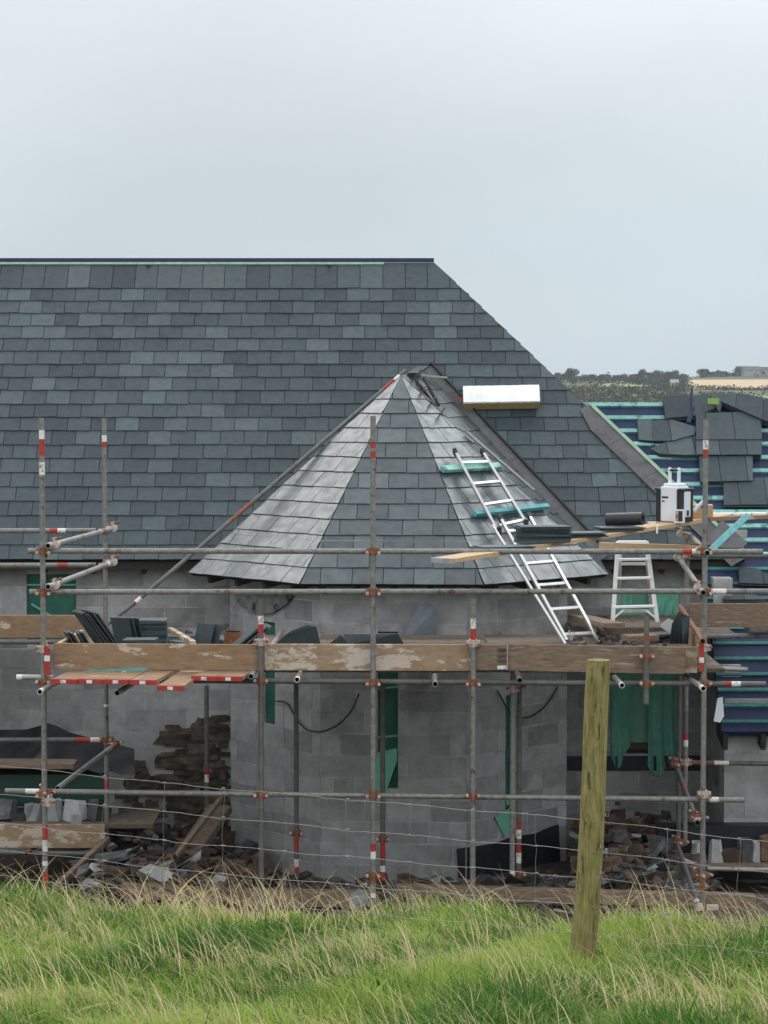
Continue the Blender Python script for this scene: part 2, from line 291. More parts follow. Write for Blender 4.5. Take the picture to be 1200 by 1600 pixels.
def blend_ground():
    nt = gm.node_tree; N = nt.nodes; Lk = nt.links.new; bs = N['Principled BSDF']; t = N.new('ShaderNodeTexCoord'); s = N.new('ShaderNodeSeparateXYZ'); Lk(t.outputs['Object'], s.inputs[0])
    n = N.new('ShaderNodeTexNoise'); n.inputs['Scale'].default_value = 3; n.inputs['Detail'].default_value = 8; n.inputs['Roughness'].default_value = .7; Lk(t.outputs['Object'], n.inputs['Vector'])
    turf = N.new('ShaderNodeMixRGB'); turf.inputs[1].default_value = (.03, .05, .014, 1); turf.inputs[2].default_value = (.09, .13, .035, 1); Lk(n.outputs['Fac'], turf.inputs[0])
    soil = N.new('ShaderNodeMixRGB'); soil.inputs[1].default_value = (.03, .022, .017, 1); soil.inputs[2].default_value = (.13, .095, .07, 1); Lk(n.outputs['Fac'], soil.inputs[0])
    a = N.new('ShaderNodeMath'); a.operation = 'MULTIPLY_ADD'; a.inputs[1].default_value = 1.2; Lk(n.outputs['Fac'], a.inputs[0]); Lk(s.outputs['Y'], a.inputs[2])
    r1 = N.new('ShaderNodeMapRange'); r1.inputs['From Min'].default_value = 12.6; r1.inputs['From Max'].default_value = 13.4; Lk(a.outputs[0], r1.inputs['Value'])
    r2 = N.new('ShaderNodeMapRange'); r2.inputs['From Min'].default_value = 36; r2.inputs['From Max'].default_value = 38; r2.inputs['To Min'].default_value = 1; r2.inputs['To Max'].default_value = 0; Lk(a.outputs[0], r2.inputs['Value'])
    q = N.new('ShaderNodeMath'); q.operation = 'MULTIPLY'; Lk(r1.outputs[0], q.inputs[0]); Lk(r2.outputs[0], q.inputs[1])
    m = N.new('ShaderNodeMixRGB'); Lk(q.outputs[0], m.inputs[0]); Lk(turf.outputs[0], m.inputs[1]); Lk(soil.outputs[0], m.inputs[2]); Lk(m.outputs[0], bs.inputs['Base Color']); bs.inputs['Roughness'].default_value = .95
    b = N.new('ShaderNodeBump'); b.inputs['Distance'].default_value = .04; n2 = N.new('ShaderNodeTexNoise'); n2.inputs['Scale'].default_value = 14; n2.inputs['Detail'].default_value = 6; Lk(t.outputs['Object'], n2.inputs['Vector']); Lk(n2.outputs['Fac'], b.inputs['Height']); Lk(b.outputs[0], bs.inputs['Normal'])
blend_ground()
grid('ground', lin(-40, -6, 18)[:-1] + lin(-6, 6, 97) + lin(6, 40, 18)[1:], lin(-15, 6, 12)[:-1] + lin(6, 16, 81) + lin(16, 30, 57)[1:] + lin(30, 60, 12)[1:], ground_all, gm)
def hills_z(x, y):
    b = -6.2
    prof = [(55, -6.3), (150, -8.4), (300, -10.2), (480, -9.6), (620, -6.6), (760, -2.6), (900, .9), (1000, 2.2), (1200, 1.0), (3000, -30), (6000, -60)]
    for (a, za), (c, zc) in zip(prof, prof[1:]):
        if a <= y <= c: t = (y - a) / (c - a); b = za + (zc - za) * t; break
    w = sstep(300, 800, y) * (1 - sstep(1300, 2500, y))
    return b + w * (1.1 * math.sin(x / 60.0 + 1.0) + .6 * math.sin(x / 23.0 + y / 70.0)) + w * 1.6 * sstep(110, 170, x)
M['hill'] = mat('rough_pasture', (.045, .066, .026), (.085, .10, .04), .95, .02, c3=(.04, .05, .024), thr=.5, scale3=.03)
grid('hills', lin(-1, 1, 121), [55, 80, 110, 150, 200, 250, 300, 360, 420] + lin(480, 1250, 60) + [1330, 1420], hills_z, M['hill'], xf=lambda y: 60 + y * .9)
def terrain_hit(px, py):
    r = ray(px, py); t = 60.0
    while t < 1400:
        p = r * (t / r.y)
        if p.z < hills_z(p.x, p.y): return p
        t += 3
    return None
def field_patch(name, poly, m, nx=14, ny=5, lift=.35):
    """poly: pixel corners bl, br, tr, tl laid onto the hillside"""
    mb = MB(); vs = []
    for j in range(ny + 1):
        for i in range(nx + 1):
            u = i / nx; v = j / ny
            bx = poly[0][0] + (poly[1][0] - poly[0][0]) * u; by = poly[0][1] + (poly[1][1] - poly[0][1]) * u
            tx = poly[3][0] + (poly[2][0] - poly[3][0]) * u; ty = poly[3][1] + (poly[2][1] - poly[3][1]) * u
            p = terrain_hit(bx + (tx - bx) * v, by + (ty - by) * v)
            if p is None: p = terrain_hit(bx, by)
            vs.append((p.x, p.y, hills_z(p.x, p.y) + lift))
    fs = [(j * (nx + 1) + i, j * (nx + 1) + i + 1, (j + 1) * (nx + 1) + i + 1, (j + 1) * (nx + 1) + i) for j in range(ny) for i in range(nx)]
    mb.raw(vs, fs, 0, True); o = mb.build(name, m); o['kind'] = 'structure'; return o
M['stubble'] = mat('stubble_field', (.40, .29, .17), (.50, .37, .23), .95, .05)
M['pasture'] = mat('green_pasture', (.13, .21, .06), (.18, .26, .08), .95, .05)
field_patch('stubble_field', [(1072, 609), (1420, 607), (1420, 593), (1068, 595)], M['stubble'])
field_patch('pasture_field', [(930, 607), (1032, 605), (1030, 599), (950, 600)], M['pasture'])
field_patch('meadow_field', [(870, 627), (1010, 621), (1040, 613), (880, 614)], M['hill'])
field_patch('meadow_field', [(1060, 630), (1200, 628), (1210, 618), (1070, 618)], M['pasture'])
M['leaf'] = mat('far_foliage', (.014, .024, .012), (.036, .050, .022), .9, .05, vary=.22)
M['leaf2'] = mat('far_bracken', (.030, .038, .016), (.060, .058, .028), .9, .05, vary=.22)
M['bark'] = mat('bark', (.05, .04, .03), rough=.9)
def crown(mb, c, rx, ry, rz, n, sz):
    for _ in range(n):
        while True:
            q = Vector((random.uniform(-1, 1), random.uniform(-1, 1), random.uniform(-1, 1)))
            if .25 < q.length < 1: break
        lob = 1 + .22 * math.sin(q.x * 5 + c[0]) * math.cos(q.z * 4)
        p = Vector(c) + Vector((q.x * rx, q.y * ry, q.z * rz)) * lob
        a = Vector((random.gauss(0, 1), random.gauss(0, 1), random.gauss(0, 1))).normalized(); b = a.orthogonal().normalized() * sz * random.uniform(.5, 1); a = a.cross(b).normalized() * sz * random.uniform(.5, 1)
        mb.vary(); mb.face([p - a - b, p + a - b * .6, p + a * .7 + b, p - a * .8 + b])
def far_tree_proto(h, w, seed):
    random.seed(seed); root = empty('far_tree')
    t = MB(); t.path([(0, 0, -.5), (.1, 0, h * .25), (0, .1, h * .6)], [w * .045, w * .035, w * .015], 6); t.build('trunk', M['bark'], root)
    c = MB()
    for k in range(6):
        a = random.uniform(0, 6.28); rr = w * .25 * random.random() ** .5
        crown(c, (math.cos(a) * rr, math.sin(a) * rr, h * random.uniform(.42, .72)), w * .28, w * .28, h * .27, 170, w * .042)
    c.build('crown', M['leaf'], root); return root
protos = [far_tree_proto(7, 9, 3), far_tree_proto(6, 10, 5), far_tree_proto(8, 7, 9), far_tree_proto(5, 8, 12)]
used_p = [False] * 4
def copy_tree(o, loc=None, rz=None, scale=None, **k):
    r = o.copy(); col.objects.link(r)
    if loc is not None: r.location = loc
    if rz is not None: r.rotation_euler[2] = rz
    if scale: r.scale = (scale, scale, scale)
    for ch in list(o.children):
        c = ch.copy(); col.objects.link(c); c.parent = r
        for g in list(ch.children): d = g.copy(); col.objects.link(d); d.parent = c
    tag(r, **k); return r
def far_tree(px, d, s, k, label, group):
    x = (px - 600) / F * d; loc = (x, d, hills_z(x, d) - .2)
    if not used_p[k]: o = protos[k]; used_p[k] = True; o.location = loc; o.scale = (s, s, s); o.rotation_euler[2] = random.uniform(0, 6); tag(o, label, 'tree', group)
    else: o = copy_tree(protos[k], loc, random.uniform(0, 6), s, label=label, cat='tree', group=group)
random.seed(21)
far_tree(893, 930, .75, 0, 'round dark tree alone at the left end of the far skyline, beside the slate hip', 'skyline trees')
for i, px in enumerate(range(872, 1068, 13)):
    if abs(px - 893) < 8: continue
    far_tree(px, 940 + random.uniform(-20, 30), .42 + .25 * sstep(980, 1010, px) * (1 - sstep(1045, 1066, px)) + random.uniform(-.06, .08), i % 4, 'small tree in the dark wood along the far skyline left of the tan field', 'trees of the skyline wood')
for i, px in enumerate((1096, 1104, 1113, 1122, 1134, 1146, 1153, 1160, 1170, 1181, 1192, 1203, 1212)):
    far_tree(px, 985, (.55, .62, .5, .4, .42, .36, .6, .65, .45, .4, .36, .42, .5)[i], (0, 1, 3, 2, 1, 3, 2, 0, 1, 3, 0, 1, 2)[i], 'dark tree on the skyline above the tan stubble field', 'trees above the stubble field')
def hedge(name, label, x0, x1, d0, d1, h, m, n):
    mb = MB()
    for i in range(n):
        u = (i + random.random()) / n; d = d0 + (d1 - d0) * random.random(); px = x0 + (x1 - x0) * u; x = (px - 600) / F * d
        hh = h * random.uniform(.5, 1.15); crown(mb, (x, d, hills_z(x, d) + hh * .4), hh * .9, hh * .8, hh * .6, 26, hh * .17)
    o = mb.build(name, m); tag(o, label, 'hedge', kind='stuff')
random.seed(31)
hedge('hedge', 'dark hedge running along the near edge of the tan stubble field', 1055, 1600, 772, 790, 1.7, M['leaf'], 240)
hedge('hedge', 'thin hedge between the bright green field and the scrub, left of the tan field', 868, 1050, 800, 840, 2.0, M['leaf'], 46)
hedge('scrub', 'olive brown scrub filling the valley behind the wing roof ridge', 700, 1075, 640, 745, 2.2, M['leaf2'], 420)
hedge('scrub', 'dark bushy copse on the slope around the small pale barn', 985, 1075, 800, 910, 3.0, M['leaf'], 60)
hedge('scrub', 'low scrub behind the loose slates on the wing roof ridge', 1070, 1600, 600, 700, 1.6, M['leaf2'], 330)
hedge('skyline_wood', 'dense dark undergrowth beneath the skyline trees', 600, 1068, 915, 950, 2.6, M['leaf'], 230)
hedge('skyline_wood', 'dense dark undergrowth beneath the trees above the stubble field', 1092, 1600, 965, 990, 2.2, M['leaf'], 250)
def barn(px, d, w, h, label, m, rm):
    x = (px - 600) / F * d; z = hills_z(x, d); r = empty('far_barn', (x, d, z), label=label, cat='building')
    b = MB(); b.box((x, d, z + h * .4), w, w * .8, h * .8); b.build('wall', m, r)
    t = MB(); t.hexa([Vector((x - w * .55, d - w * .45, z + h * .8)), Vector((x + w * .55, d - w * .45, z + h * .8)), Vector((x + w * .55, d + w * .45, z + h * .8)), Vector((x - w * .55, d + w * .45, z + h * .8))],
                     [Vector((x - w * .55, d - .05, z + h * 1.3)), Vector((x + w * .55, d - .05, z + h * 1.3)), Vector((x + w * .55, d + .05, z + h * 1.3)), Vector((x - w * .55, d + .05, z + h * 1.3))]); t.build('roof', rm, r)
barn(1053, 790, 2.6, 2.2, 'tiny pale gabled barn among dark bushes left of the tan field', M['stonelt'], M['stonelt'])
barn(1172, 970, 7, 3.2, 'small distant grey roofed house among the skyline trees above the tan field', M['stonelt'], M['rubble'])
barn(1192, 970, 5, 3.0, 'small distant house at the right end of the skyline trees', M['stonelt'], M['rubble'])

# ------------------------------------------------------------------ the house
EAVE_D = 24.66; RUN = 3.04
ze = PZ(872, EAVE_D); zr = PZ(411, EAVE_D + RUN); RISE = zr - ze
A = Plane((0, EAVE_D, ze), (1, 0, 0), (0, RUN, RISE)); SL = math.hypot(RUN, RISE)
ridge_x = PX(678, 411, EAVE_D + RUN)
VT = A.hit(920, 637); vt_u, vt_v = A.uv(VT)
vb_u = A.uv(A.hit(1163, 862))[0]
house = empty('unfinished_house', (0, 25, -4.9), label='unfinished grey block house with a slate roof and a conical slated turret', cat='house')
def clip_poly(poly, clip):
    for (ax, ay), (bx, by) in zip(clip, clip[1:] + clip[:1]):
        o = []; 
        for i in range(len(poly)):
            p = poly[i]; q = poly[(i + 1) % len(poly)]
            sp = (bx - ax) * (p[1] - ay) - (by - ay) * (p[0] - ax); sq = (bx - ax) * (q[1] - ay) - (by - ay) * (q[0] - ax)
            if sp >= 0: o.append(p)
            if (sp >= 0) != (sq >= 0): t = sp / (sp - sq); o.append((p[0] + (q[0] - p[0]) * t, p[1] + (q[1] - p[1]) * t))
        poly = o
        if len(poly) < 3: return []
    return poly
def area(p): return .5 * sum(p[i][0] * p[(i + 1) % len(p)][1] - p[(i + 1) % len(p)][0] * p[i][1] for i in range(len(p)))
def slates(mb, pl, clip, v0, v1, g, w, t=.007, last=1, skip=None, umin=None, umax=None, jit=1.0, off=0.0):
    us = [c[0] for c in clip]; u0 = min(us) if umin is None else umin; u1 = max(us) if umax is None else umax
    k = 0; v = v0
    while v < v1 - .03:
        top = v + g
        if v1 - top < g * last: top = v1
        u = u0 - w * (.5 if k % 2 else 0) - off - random.uniform(0, .04)
        dv = random.uniform(-.004, .004) * jit
        while u < u1:
            ww = w * random.uniform(.96, 1.04); a = u + .0034; b = u + ww - .0034; r = random.uniform(-.005, .005) * jit; lo = v + dv + random.uniform(-.004, .004) * jit; tp = top + .012
            q = [(a, lo - r), (b, lo + r), (b, tp), (a, tp)]; q = clip_poly(q, clip)
            u += ww
            if len(q) < 3 or area(q) < .0004: continue
            if skip and skip(u - ww / 2, v + g / 2): continue
            lift = random.uniform(0, .003) * jit; tw = random.uniform(-.0025, .0025) * jit
            hh = lambda p: .006 + (.0085 + lift + tw * (p[0] - a) / w) * max(0, (tp - p[1]) / (tp - lo))
            mb.vary(); mb.hexa([pl.at(p[0], p[1], hh(p) - t) for p in q], [pl.at(p[0], p[1], hh(p)) for p in q])
        v = top; k += 1
random.seed(5)
XL = -8.0
# main roof ------------------------------------------------
mb = MB(); clipA = [(XL, -.05), (vb_u + .04, -.05), (ridge_x, SL), (XL, SL)]
slates(mb, A, clipA, -.03, SL - .005, .2045, .268, last=1.2)
# one hip end of slates (faces right)
xe = vb_u; hipn = Plane((xe, EAVE_D, ze), (0, 1, 0), (-(xe - ridge_x), 0, RISE)); hw = 2 * RUN; hs = math.hypot(xe - ridge_x, RISE)
slates(mb, hipn, [(0, 0), (hw, 0), (hw / 2, hs)], 0, hs, .2045, .268)
back = Plane((0, EAVE_D + 2 * RUN, ze), (-1, 0, 0), (0, -RUN, RISE))
slates(mb, back, [(-xe, 0), (-XL, 0), (-XL, SL), (-ridge_x, SL)], 0, SL, .41, .54)
roof = mb.build('roof', M['slate'], house)
mb = MB()   # dark felt and deck under the slates
for pl, pg in ((A, [(XL, 0), (vb_u, 0), (ridge_x, SL), (XL, SL)]), (hipn, [(0, 0), (hw, 0), (hw / 2, hs)]), (back, [(-xe, 0), (-XL, 0), (-XL, SL), (-ridge_x, SL)])):
    mb.hexa([pl.at(*p, -.07) for p in pg], [pl.at(*p, -.003) for p in pg])
mb.build('underlay', M['underlay'], roof)
rt = A.at(0, SL)
mb = MB(); mb.beam((XL, rt.y + .02, rt.z + .034), (ridge_x, rt.y + .02, rt.z + .034), .05, .05); mb.build('ridge_board', M['navy'], roof)
mb = MB(); mb.beam(A.at(XL, SL - .022, .010), A.at(PX(600, 411, rt.y), SL - .022, .010), .035, .022, A.n); mb.build('ridge_batten', M['batten_pale'], roof)
# small dark notches where a corner of slate is missing under the ridge
for px in (232, 514):
    mb = MB(); c = A.hit(px, 414, .03); u, v = A.uv(c); mb.face([A.at(u - .04, v + .0, .027), A.at(u + .0, v - .045, .027), A.at(u + .035, v + .0, .027)]); mb.build('notch', M['dark'], roof)
# lead strip and green timber along the right hand valley edge
dirV = (A.at(vb_u, 0) - A.at(vt_u, vt_v)).normalized()
inn = A.n.cross(dirV).normalized()
if inn.x > 0: inn = -inn
mb = MB(); p0 = A.at(vt_u, vt_v) + dirV * -.02; Lv = (A.at(vb_u, 0) - p0).length
seg = 9
for i in range(seg):
    a = p0 + dirV * (Lv * i / seg); b = p0 + dirV * (Lv * (i + 1) / seg + .015); h = .029 + .003 * (i % 2); wv = .21 * (.55 if i == 0 else 1)
    c = [a, b, b + inn * .21, a + inn * wv]; mb.vary(); mb.hexa([q + A.n * (h - .003) for q in c][::-1] if False else [q + A.n * (h - .003) for q in c], [q + A.n * h for q in c])
mb.build('valley_lead', M['lead'], roof)
mb = MB(); mb.beam(p0 - inn * .03 + A.n * .02 + dirV * .05, p0 - inn * .03 + A.n * .02 + dirV * (Lv * .99), .042, .045, A.n); mb.build('valley_timber', M['batten_pale'], roof)
mb = MB(); mb.beam((XL, EAVE_D + .06, ze - .075), (vb_u - .05, EAVE_D + .06, ze - .075), .03, .1); mb.build('fascia', M['fascia'], roof)
for px in (-200, -120, -40, 68, 145, 224, 300, 960, 1035, 1092, 1140):
    x = PX(px, 885, EAVE_D + .1); mb = MB(); mb.beam((x, EAVE_D + .1, ze - .10), (x, EAVE_D + .55, ze - .02), .05, .17); mb.build('rafter', M['fascia'], roof)
# wing roof, stripped to membrane and battens -------------
B = Plane(A.at(0, 0, -.11), (1, 0, 0), (0, RUN, RISE))
vr = B.uv(B.hit(1000, 632))[1]; vl = B.uv(B.hit(1160, 1143))[1]; WX = 3.44
vx = lambda v: vt_u + (vb_u - vt_u) * (vt_v - v) / vt_v     # valley line
clipB = [(WX, vl), (9.5, vl), (9.5, vr), (vx(vr) - .1, vr), (WX, vt_v * (vb_u - WX) / (vb_u - vt_u))]
mb = MB(); mb.hexa([B.at(*p, -.09) for p in clipB], [B.at(*p, 0) for p in clipB]); wing = mb.build('wing_roof', M['navy'], house)
k = 0; v = vr - .02
while v > vl:
    u0 = WX if v < .12 else vx(v) - .05
    mb = MB(); mb.vary(); mb.beam(B.at(u0, v, .014), B.at(9.5, v, .014), (.052 if v > -.02 else .036), .028, B.n); mb.build('batten', M['batten'] if v > -.02 else M['batten_shaded'], wing); v -= .1975; k += 1
mb = MB()   # far slope of the wing roof
rb = B.at(0, vr); mb.hexa([Vector((1.9, rb.y + .02, rb.z - .05)), Vector((9.5, rb.y + .02, rb.z - .05)), Vector((9.5, rb.y + 3.0, rb.z - 3.3)), Vector((1.9, rb.y + 3.0, rb.z - 3.3))],
        [Vector((1.9, rb.y + .02, rb.z - .01)), Vector((9.5, rb.y + .02, rb.z - .01)), Vector((9.5, rb.y + 3.0, rb.z - 3.26)), Vector((1.9, rb.y + 3.0, rb.z - 3.26))]); mb.build('rear_slope', M['navy'], wing)
eb = B.at(0, vl)
for px in (1132, 1191, 1252): 
    x = PX(px, 1155, eb.y + .1); mb = MB(); mb.beam((x, eb.y + .02, eb.z - .11), (x, eb.y + .5, eb.z - .02), .05, .17); mb.build('rafter', M['fascia'], wing)
mb = MB(); pts = [B.hit(1120, 1090), B.hit(1128, 1088), B.hit(1130, 1118), B.hit(1124, 1128), B.hit(1114, 1126)]
mb.hexa([p + Vector((0, -.05, 0)) for p in pts], [p + Vector((0, -.055, .002)) for p in pts]); mb.build('underlay_flap', M['whitep'], wing)
# turret roof ------------------------------------------------
TD = 25.05; TX = PX(627, 588, TD); APEX = P(627, 588, TD); ZE = PZ(912, 22.85); RE = 2.375; RW = 1.93
ang = [math.radians(-25.4 + 45 * i) for i in range(-3, 5)]
def corner(i, R, z): a = math.radians(-25.4 + 45 * i); return Vector((TX + R * math.sin(a), TD - R * math.cos(a), z))
tr_mb = MB(); un = MB()
facet = {}
for i in (-1, 0, 1):
    c0 = corner(i, RE, ZE); c1 = corner(i + 1, RE, ZE); mid = (c0 + c1) / 2
    pl = Plane(c0, c1 - c0, APEX - c0); au, av = pl.uv(APEX); wv = (c1 - c0).length; facet[i] = pl
    cl = [(-.0, -.02), (wv, -.02), (au, av)]
    slates(tr_mb, pl, cl, -.02, av - .01, .2225, .315, t=.008, last=1.2 if i else 1.1, off=.07 * i, jit=.9 if i else .6, umin=-.1)
    un.hexa([pl.at(*p, -.05) for p in ((0, 0), (wv, 0), (au, av))], [pl.at(*p, 0) for p in ((0, 0), (wv, 0), (au, av))])
# saddle back to the main roof: ridge end on the main slope, two side slopes falling to the valleys
RP = A.hit(662, 578); 
for sgn, ci, ve in ((1, 2, A.at(A.uv(A.hit(936, 880))[0], 0)), (-1, -1, A.at(TX - (A.uv(A.hit(936, 880))[0] - TX), 0))):
    c = corner(ci, RE, ZE)
    for tri in ((APEX, RP, ve), (APEX, ve, c)):
        t3 = list(tri)
        n = (t3[1] - t3[0]).cross(t3[2] - t3[0])
        if n.z < 0: t3 = [t3[0], t3[2], t3[1]]; n = -n
        n.normalize(); lowest = sorted(t3, key=lambda p: p.z)
        ud = Vector((-n.y, n.x, 0)).normalized(); vd = n.cross(ud)
        if vd.z < 0: vd = -vd; ud = -ud
        pl = Plane(lowest[0], ud, vd)
        cl = [pl.uv(p) for p in t3]
        if area(cl) < 0: cl = cl[::-1]
        v0 = min(p[1] for p in cl); v1 = max(p[1] for p in cl)
        slates(tr_mb, pl, cl, v0, v1, .2225, .285, umin=min(p[0] for p in cl) - .1)
        un.hexa([q - n * .05 for q in t3], t3)
turret = tr_mb.build('turret_roof', M['wet_slate'], house)
un.build('underlay', M['underlay'], turret)
# valley lining right of the turret, its dark upstand, loose strips
vR0 = A.at(*A.uv(RP)); vR1 = A.at(A.uv(A.hit(940, 884))[0], -.02); dv = (vR1 - vR0).normalized(); nn = A.n
side = nn.cross(dv).normalized(); side = side if side.x > 0 else -side
mb = MB()
for i in range(8):
    a = vR0 + (vR1 - vR0) * (i / 8); b = vR0 + (vR1 - vR0) * ((i + 1) / 8 + .006); h = .030 + .003 * (i % 2); mb.vary()
    q = [a - side * .03, b - side * .03, b + side * .10, a + side * .10]; mb.hexa([x + nn * (h - .004) for x in q], [x + nn * h for x in q])
mb.build('turret_valley_lead', M['lead'], turret)
mb = MB(); mb.beam(vR0 + side * .106 + nn * .035 - dv * .02, vR1 + side * .106 + nn * .035, .02, .045, nn); mb.beam(vR0 + side * .122 + nn * .04, vR0 - side * .12 + nn * .04, .02, .04, nn); mb.build('valley_upstand', M['tar'], turret)
mb = MB()
pl2 = facet[1]; d2 = (corner(2, RE, ZE) - APEX).normalized(); s2 = Vector((d2.y * 0 + 1, 0, 0))
mb.beam(APEX + d2 * .95 + Vector((.05, 0, .03)), APEX + d2 * 1.9 + Vector((.11, -.02, .04)), .05, .012, (.5, -.5, 1)); mb.build('flashing_strip', M['lead'], turret)
mb = MB()
for (a, b, w) in (((650, 592), (668, 640), .035), ((662, 590), (686, 634), .03), ((655, 600), (690, 648), .025)):
    mb.beam(P(*a, 25.25), P(*b, 24.95), w, .02)
mb.build('broken_lath', M['fascia'], turret)
mb = MB(); mb.beam(P(655, 586, 25.7), P(697, 590, 26.25), .035, .02); mb.build('broken_lath', M['batten_pale'], turret)
mb = MB(); mb.beam(P(645, 584, 25.3), P(662, 577, 26.1) + Vector((0, 0, .03)), .12, .02); mb.build('saddle_lead', M['tar'], turret)
for k in range(4):
    a = P(628 + 14 * k, 590 + 18 * k, 25.0 - .1 * k) + Vector((.14, .1, 0)); mb = MB(); mb.vary(.2 + .1 * k, .5, .5); mb.box(a, .24, .14, .008, Matrix.Rotation(-.9, 3, 'Y') @ Matrix.Rotation(.5 * k, 3, 'Z')); mb.build('loose_slate', M['slate'], turret)
for i in (-1, 0, 1):     # rafter feet under the turret eave
    c0 = corner(i, RE, ZE); c1 = corner(i + 1, RE, ZE); n = 4 if i else 5
    for j in range(n):
        p = c0 + (c1 - c0) * ((j + .55) / n); inw = (Vector((TX, TD, ZE)) - (c0 + c1) / 2).normalized(); mb = MB()
        mb.beam(p + inw * .06 - Vector((0, 0, .055)), p + inw * .5 + Vector((0, 0, .02)), .055, .10); mb.build('rafter', M['fascia'], turret)
mb = MB(); soff = [corner(i, RE - .10, ZE + .055) for i in range(-1, 3)]; sofi = [corner(i, RW - .1, ZE + .30) for i in range(-1, 3)]
for i in range(3): mb.face([soff[i], soff[i + 1], sofi[i + 1], sofi[i]])
mb.build('soffit', M['underlay'], turret)
# walls ------------------------------------------------
def wall(name, pl, w, h, openings=(), th=.2, mats=None, parent=house, stack=None, seed=0, bh=.225, bw=.45, skip=None, top=None):
    """blockwork: mortar backing cut round the openings, every block its own slab 4 mm proud"""
    rnd = random.Random(seed); us = sorted({0, w} | {o[0] for o in openings} | {o[1] for o in openings}); vs = sorted({0, h} | {o[2] for o in openings} | {o[3] for o in openings})
    mb = MB()
    inside = lambda u, v: any(o[0] < u < o[1] and o[2] < v < o[3] for o in openings)
    for a, b in zip(us, us[1:]):
        for c, d in zip(vs, vs[1:]):
            if inside((a + b) / 2, (c + d) / 2): continue
            q = [(a, c), (b, c), (b, d), (a, d)]; mb.hexa([pl.at(*p, -th) for p in q], [pl.at(*p, 0) for p in q], 1)
    r = 0; v = 0
    while v < h:
        v2 = min(v + bh - .012, h - .001); pat = []
        u = 0
        first = (bw if r % 2 else bw * .48) if stack is None else stack[r % len(stack)]
        while u < w - .02:
            x = first if u == 0 else bw * rnd.choice((1, 1, 1, 1, .5))
            u2 = min(u + x - .012, w - .004)
            if u2 - u > .03: pat.append((u, u2))
            u = u + x
        for (a, b) in pat:
            segs = [(a, b)]
            for o in openings:
                if o[2] < v2 - .02 and o[3] > v + .02:
                    ns = []
                    for (x, y) in segs:
                        if y <= o[0] or x >= o[1]: ns.append((x, y)); continue
                        if x < o[0] - .03: ns.append((x, o[0]))
                        if y > o[1] + .03: ns.append((o[1], y))
                    segs = ns
            for (x, y) in segs:
                if skip and skip((x + y) / 2, (v + v2) / 2): continue
                narrow = (y - x) < .2; e = rnd.uniform(.002, .0065); j = lambda: rnd.uniform(-.003, .003)
                mb.vary(min(1, max(0, rnd.gauss(.5, .22) + (.35 if narrow else 0))), rnd.random(), rnd.random())
                q = [(x + j(), v + j()), (y + j(), v + j()), (y + j(), v2 + j()), (x + j(), v2 + j())]
                mb.hexa([pl.at(*p, -.001) for p in q], [pl.at(*p, e) for p in q], 0)
        v += bh; r += 1
    return mb.build(name, mats or [M['block'], M['mortar']], parent)
ZG = -5.35
HW = 25.0
def u_of(px, py, pl): return pl.uv(pl.hit(px, py))
mainw = Plane((XL, HW, ZG), (1, 0, 0), (0, 0, 1))
if mainw.n.y > 0: mainw.n = -mainw.n
def opening(pl, x0, x1, y0, y1): a = u_of(x0, y1, pl); b = u_of(x1, y0, pl); return (a[0], b[0], a[1], b[1])
o1 = opening(mainw, 42, 119, 897, 1003); o2 = opening(mainw, 955, 1058, 918, 1178); o3 = opening(mainw, -40, 170, 1165, 1262)
wall_main = wall('wall', mainw, 3.95 - XL, (ze + .28) - ZG, (o1, o2, o3), seed=3)
wingw = Plane((3.5, 23.52, ZG), (1, 0, 0), (0, 0, 1)); wingw.n = Vector((0, -1, 0))
wall('wall', wingw, 6, (B.at(0, vl).z + .3) - ZG, (), seed=4)
sidew = Plane((3.5, 25.0, ZG), (0, -1, 0), (0, 0, 1)); sidew.n = Vector((-1, 0, 0))
wall('wall', sidew, 1.26, (B.at(0, vl).z + .62) - ZG, (), seed=5)
sw2 = Plane((3.5, 25.0, B.at(0, vl).z + .62), (0, -1, 0), (0, 0, 1)); sw2.n = Vector((-1, 0, 0))
wall('wall', sw2, .62, .85, (), seed=6)
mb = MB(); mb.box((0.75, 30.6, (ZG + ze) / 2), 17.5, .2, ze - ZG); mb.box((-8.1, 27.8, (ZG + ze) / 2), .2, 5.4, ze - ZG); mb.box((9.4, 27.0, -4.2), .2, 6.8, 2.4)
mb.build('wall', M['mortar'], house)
mb = MB(); mb.box((.6, 25.9, -3.4), 16.5, .05, 3.6); mb.build('interior_dark_plane', M['dark'], house)  # near-black plane standing in for the shade inside the house
tw = {}
for i in (-2, -1, 0, 1, 2):
    c0 = corner(i, RW, ZG); c1 = corner(i + 1, RW, ZG); pl = Plane(c0, c1 - c0, (0, 0, 1)); 
    w = (c1 - c0).length; h = (ZE + .40) - ZG; tw[i] = (pl, w, h)
# outward normals
for i in tw:
    pl = tw[i][0]; out_ = pl.at(tw[i][1] / 2, 0) - Vector((TX, TD, ZG))
    if pl.n.dot(out_) < 0: pl.n = -pl.n
tops = {-1: [opening(tw[-1][0], 410, 430, 973, 1130)], 0: [opening(tw[0][0], 590, 622, 987, 1232)], 1: [opening(tw[1][0], 789, 802, 1085, 1300)]}
for i in tw: wall('turret_wall', tw[i][0], tw[i][1], tw[i][2], tops.get(i, ()), th=.16, seed=20 + i, stack=((.45, .13, .45, .2) if i % 2 == 0 else (.22, .45, .12, .45)))
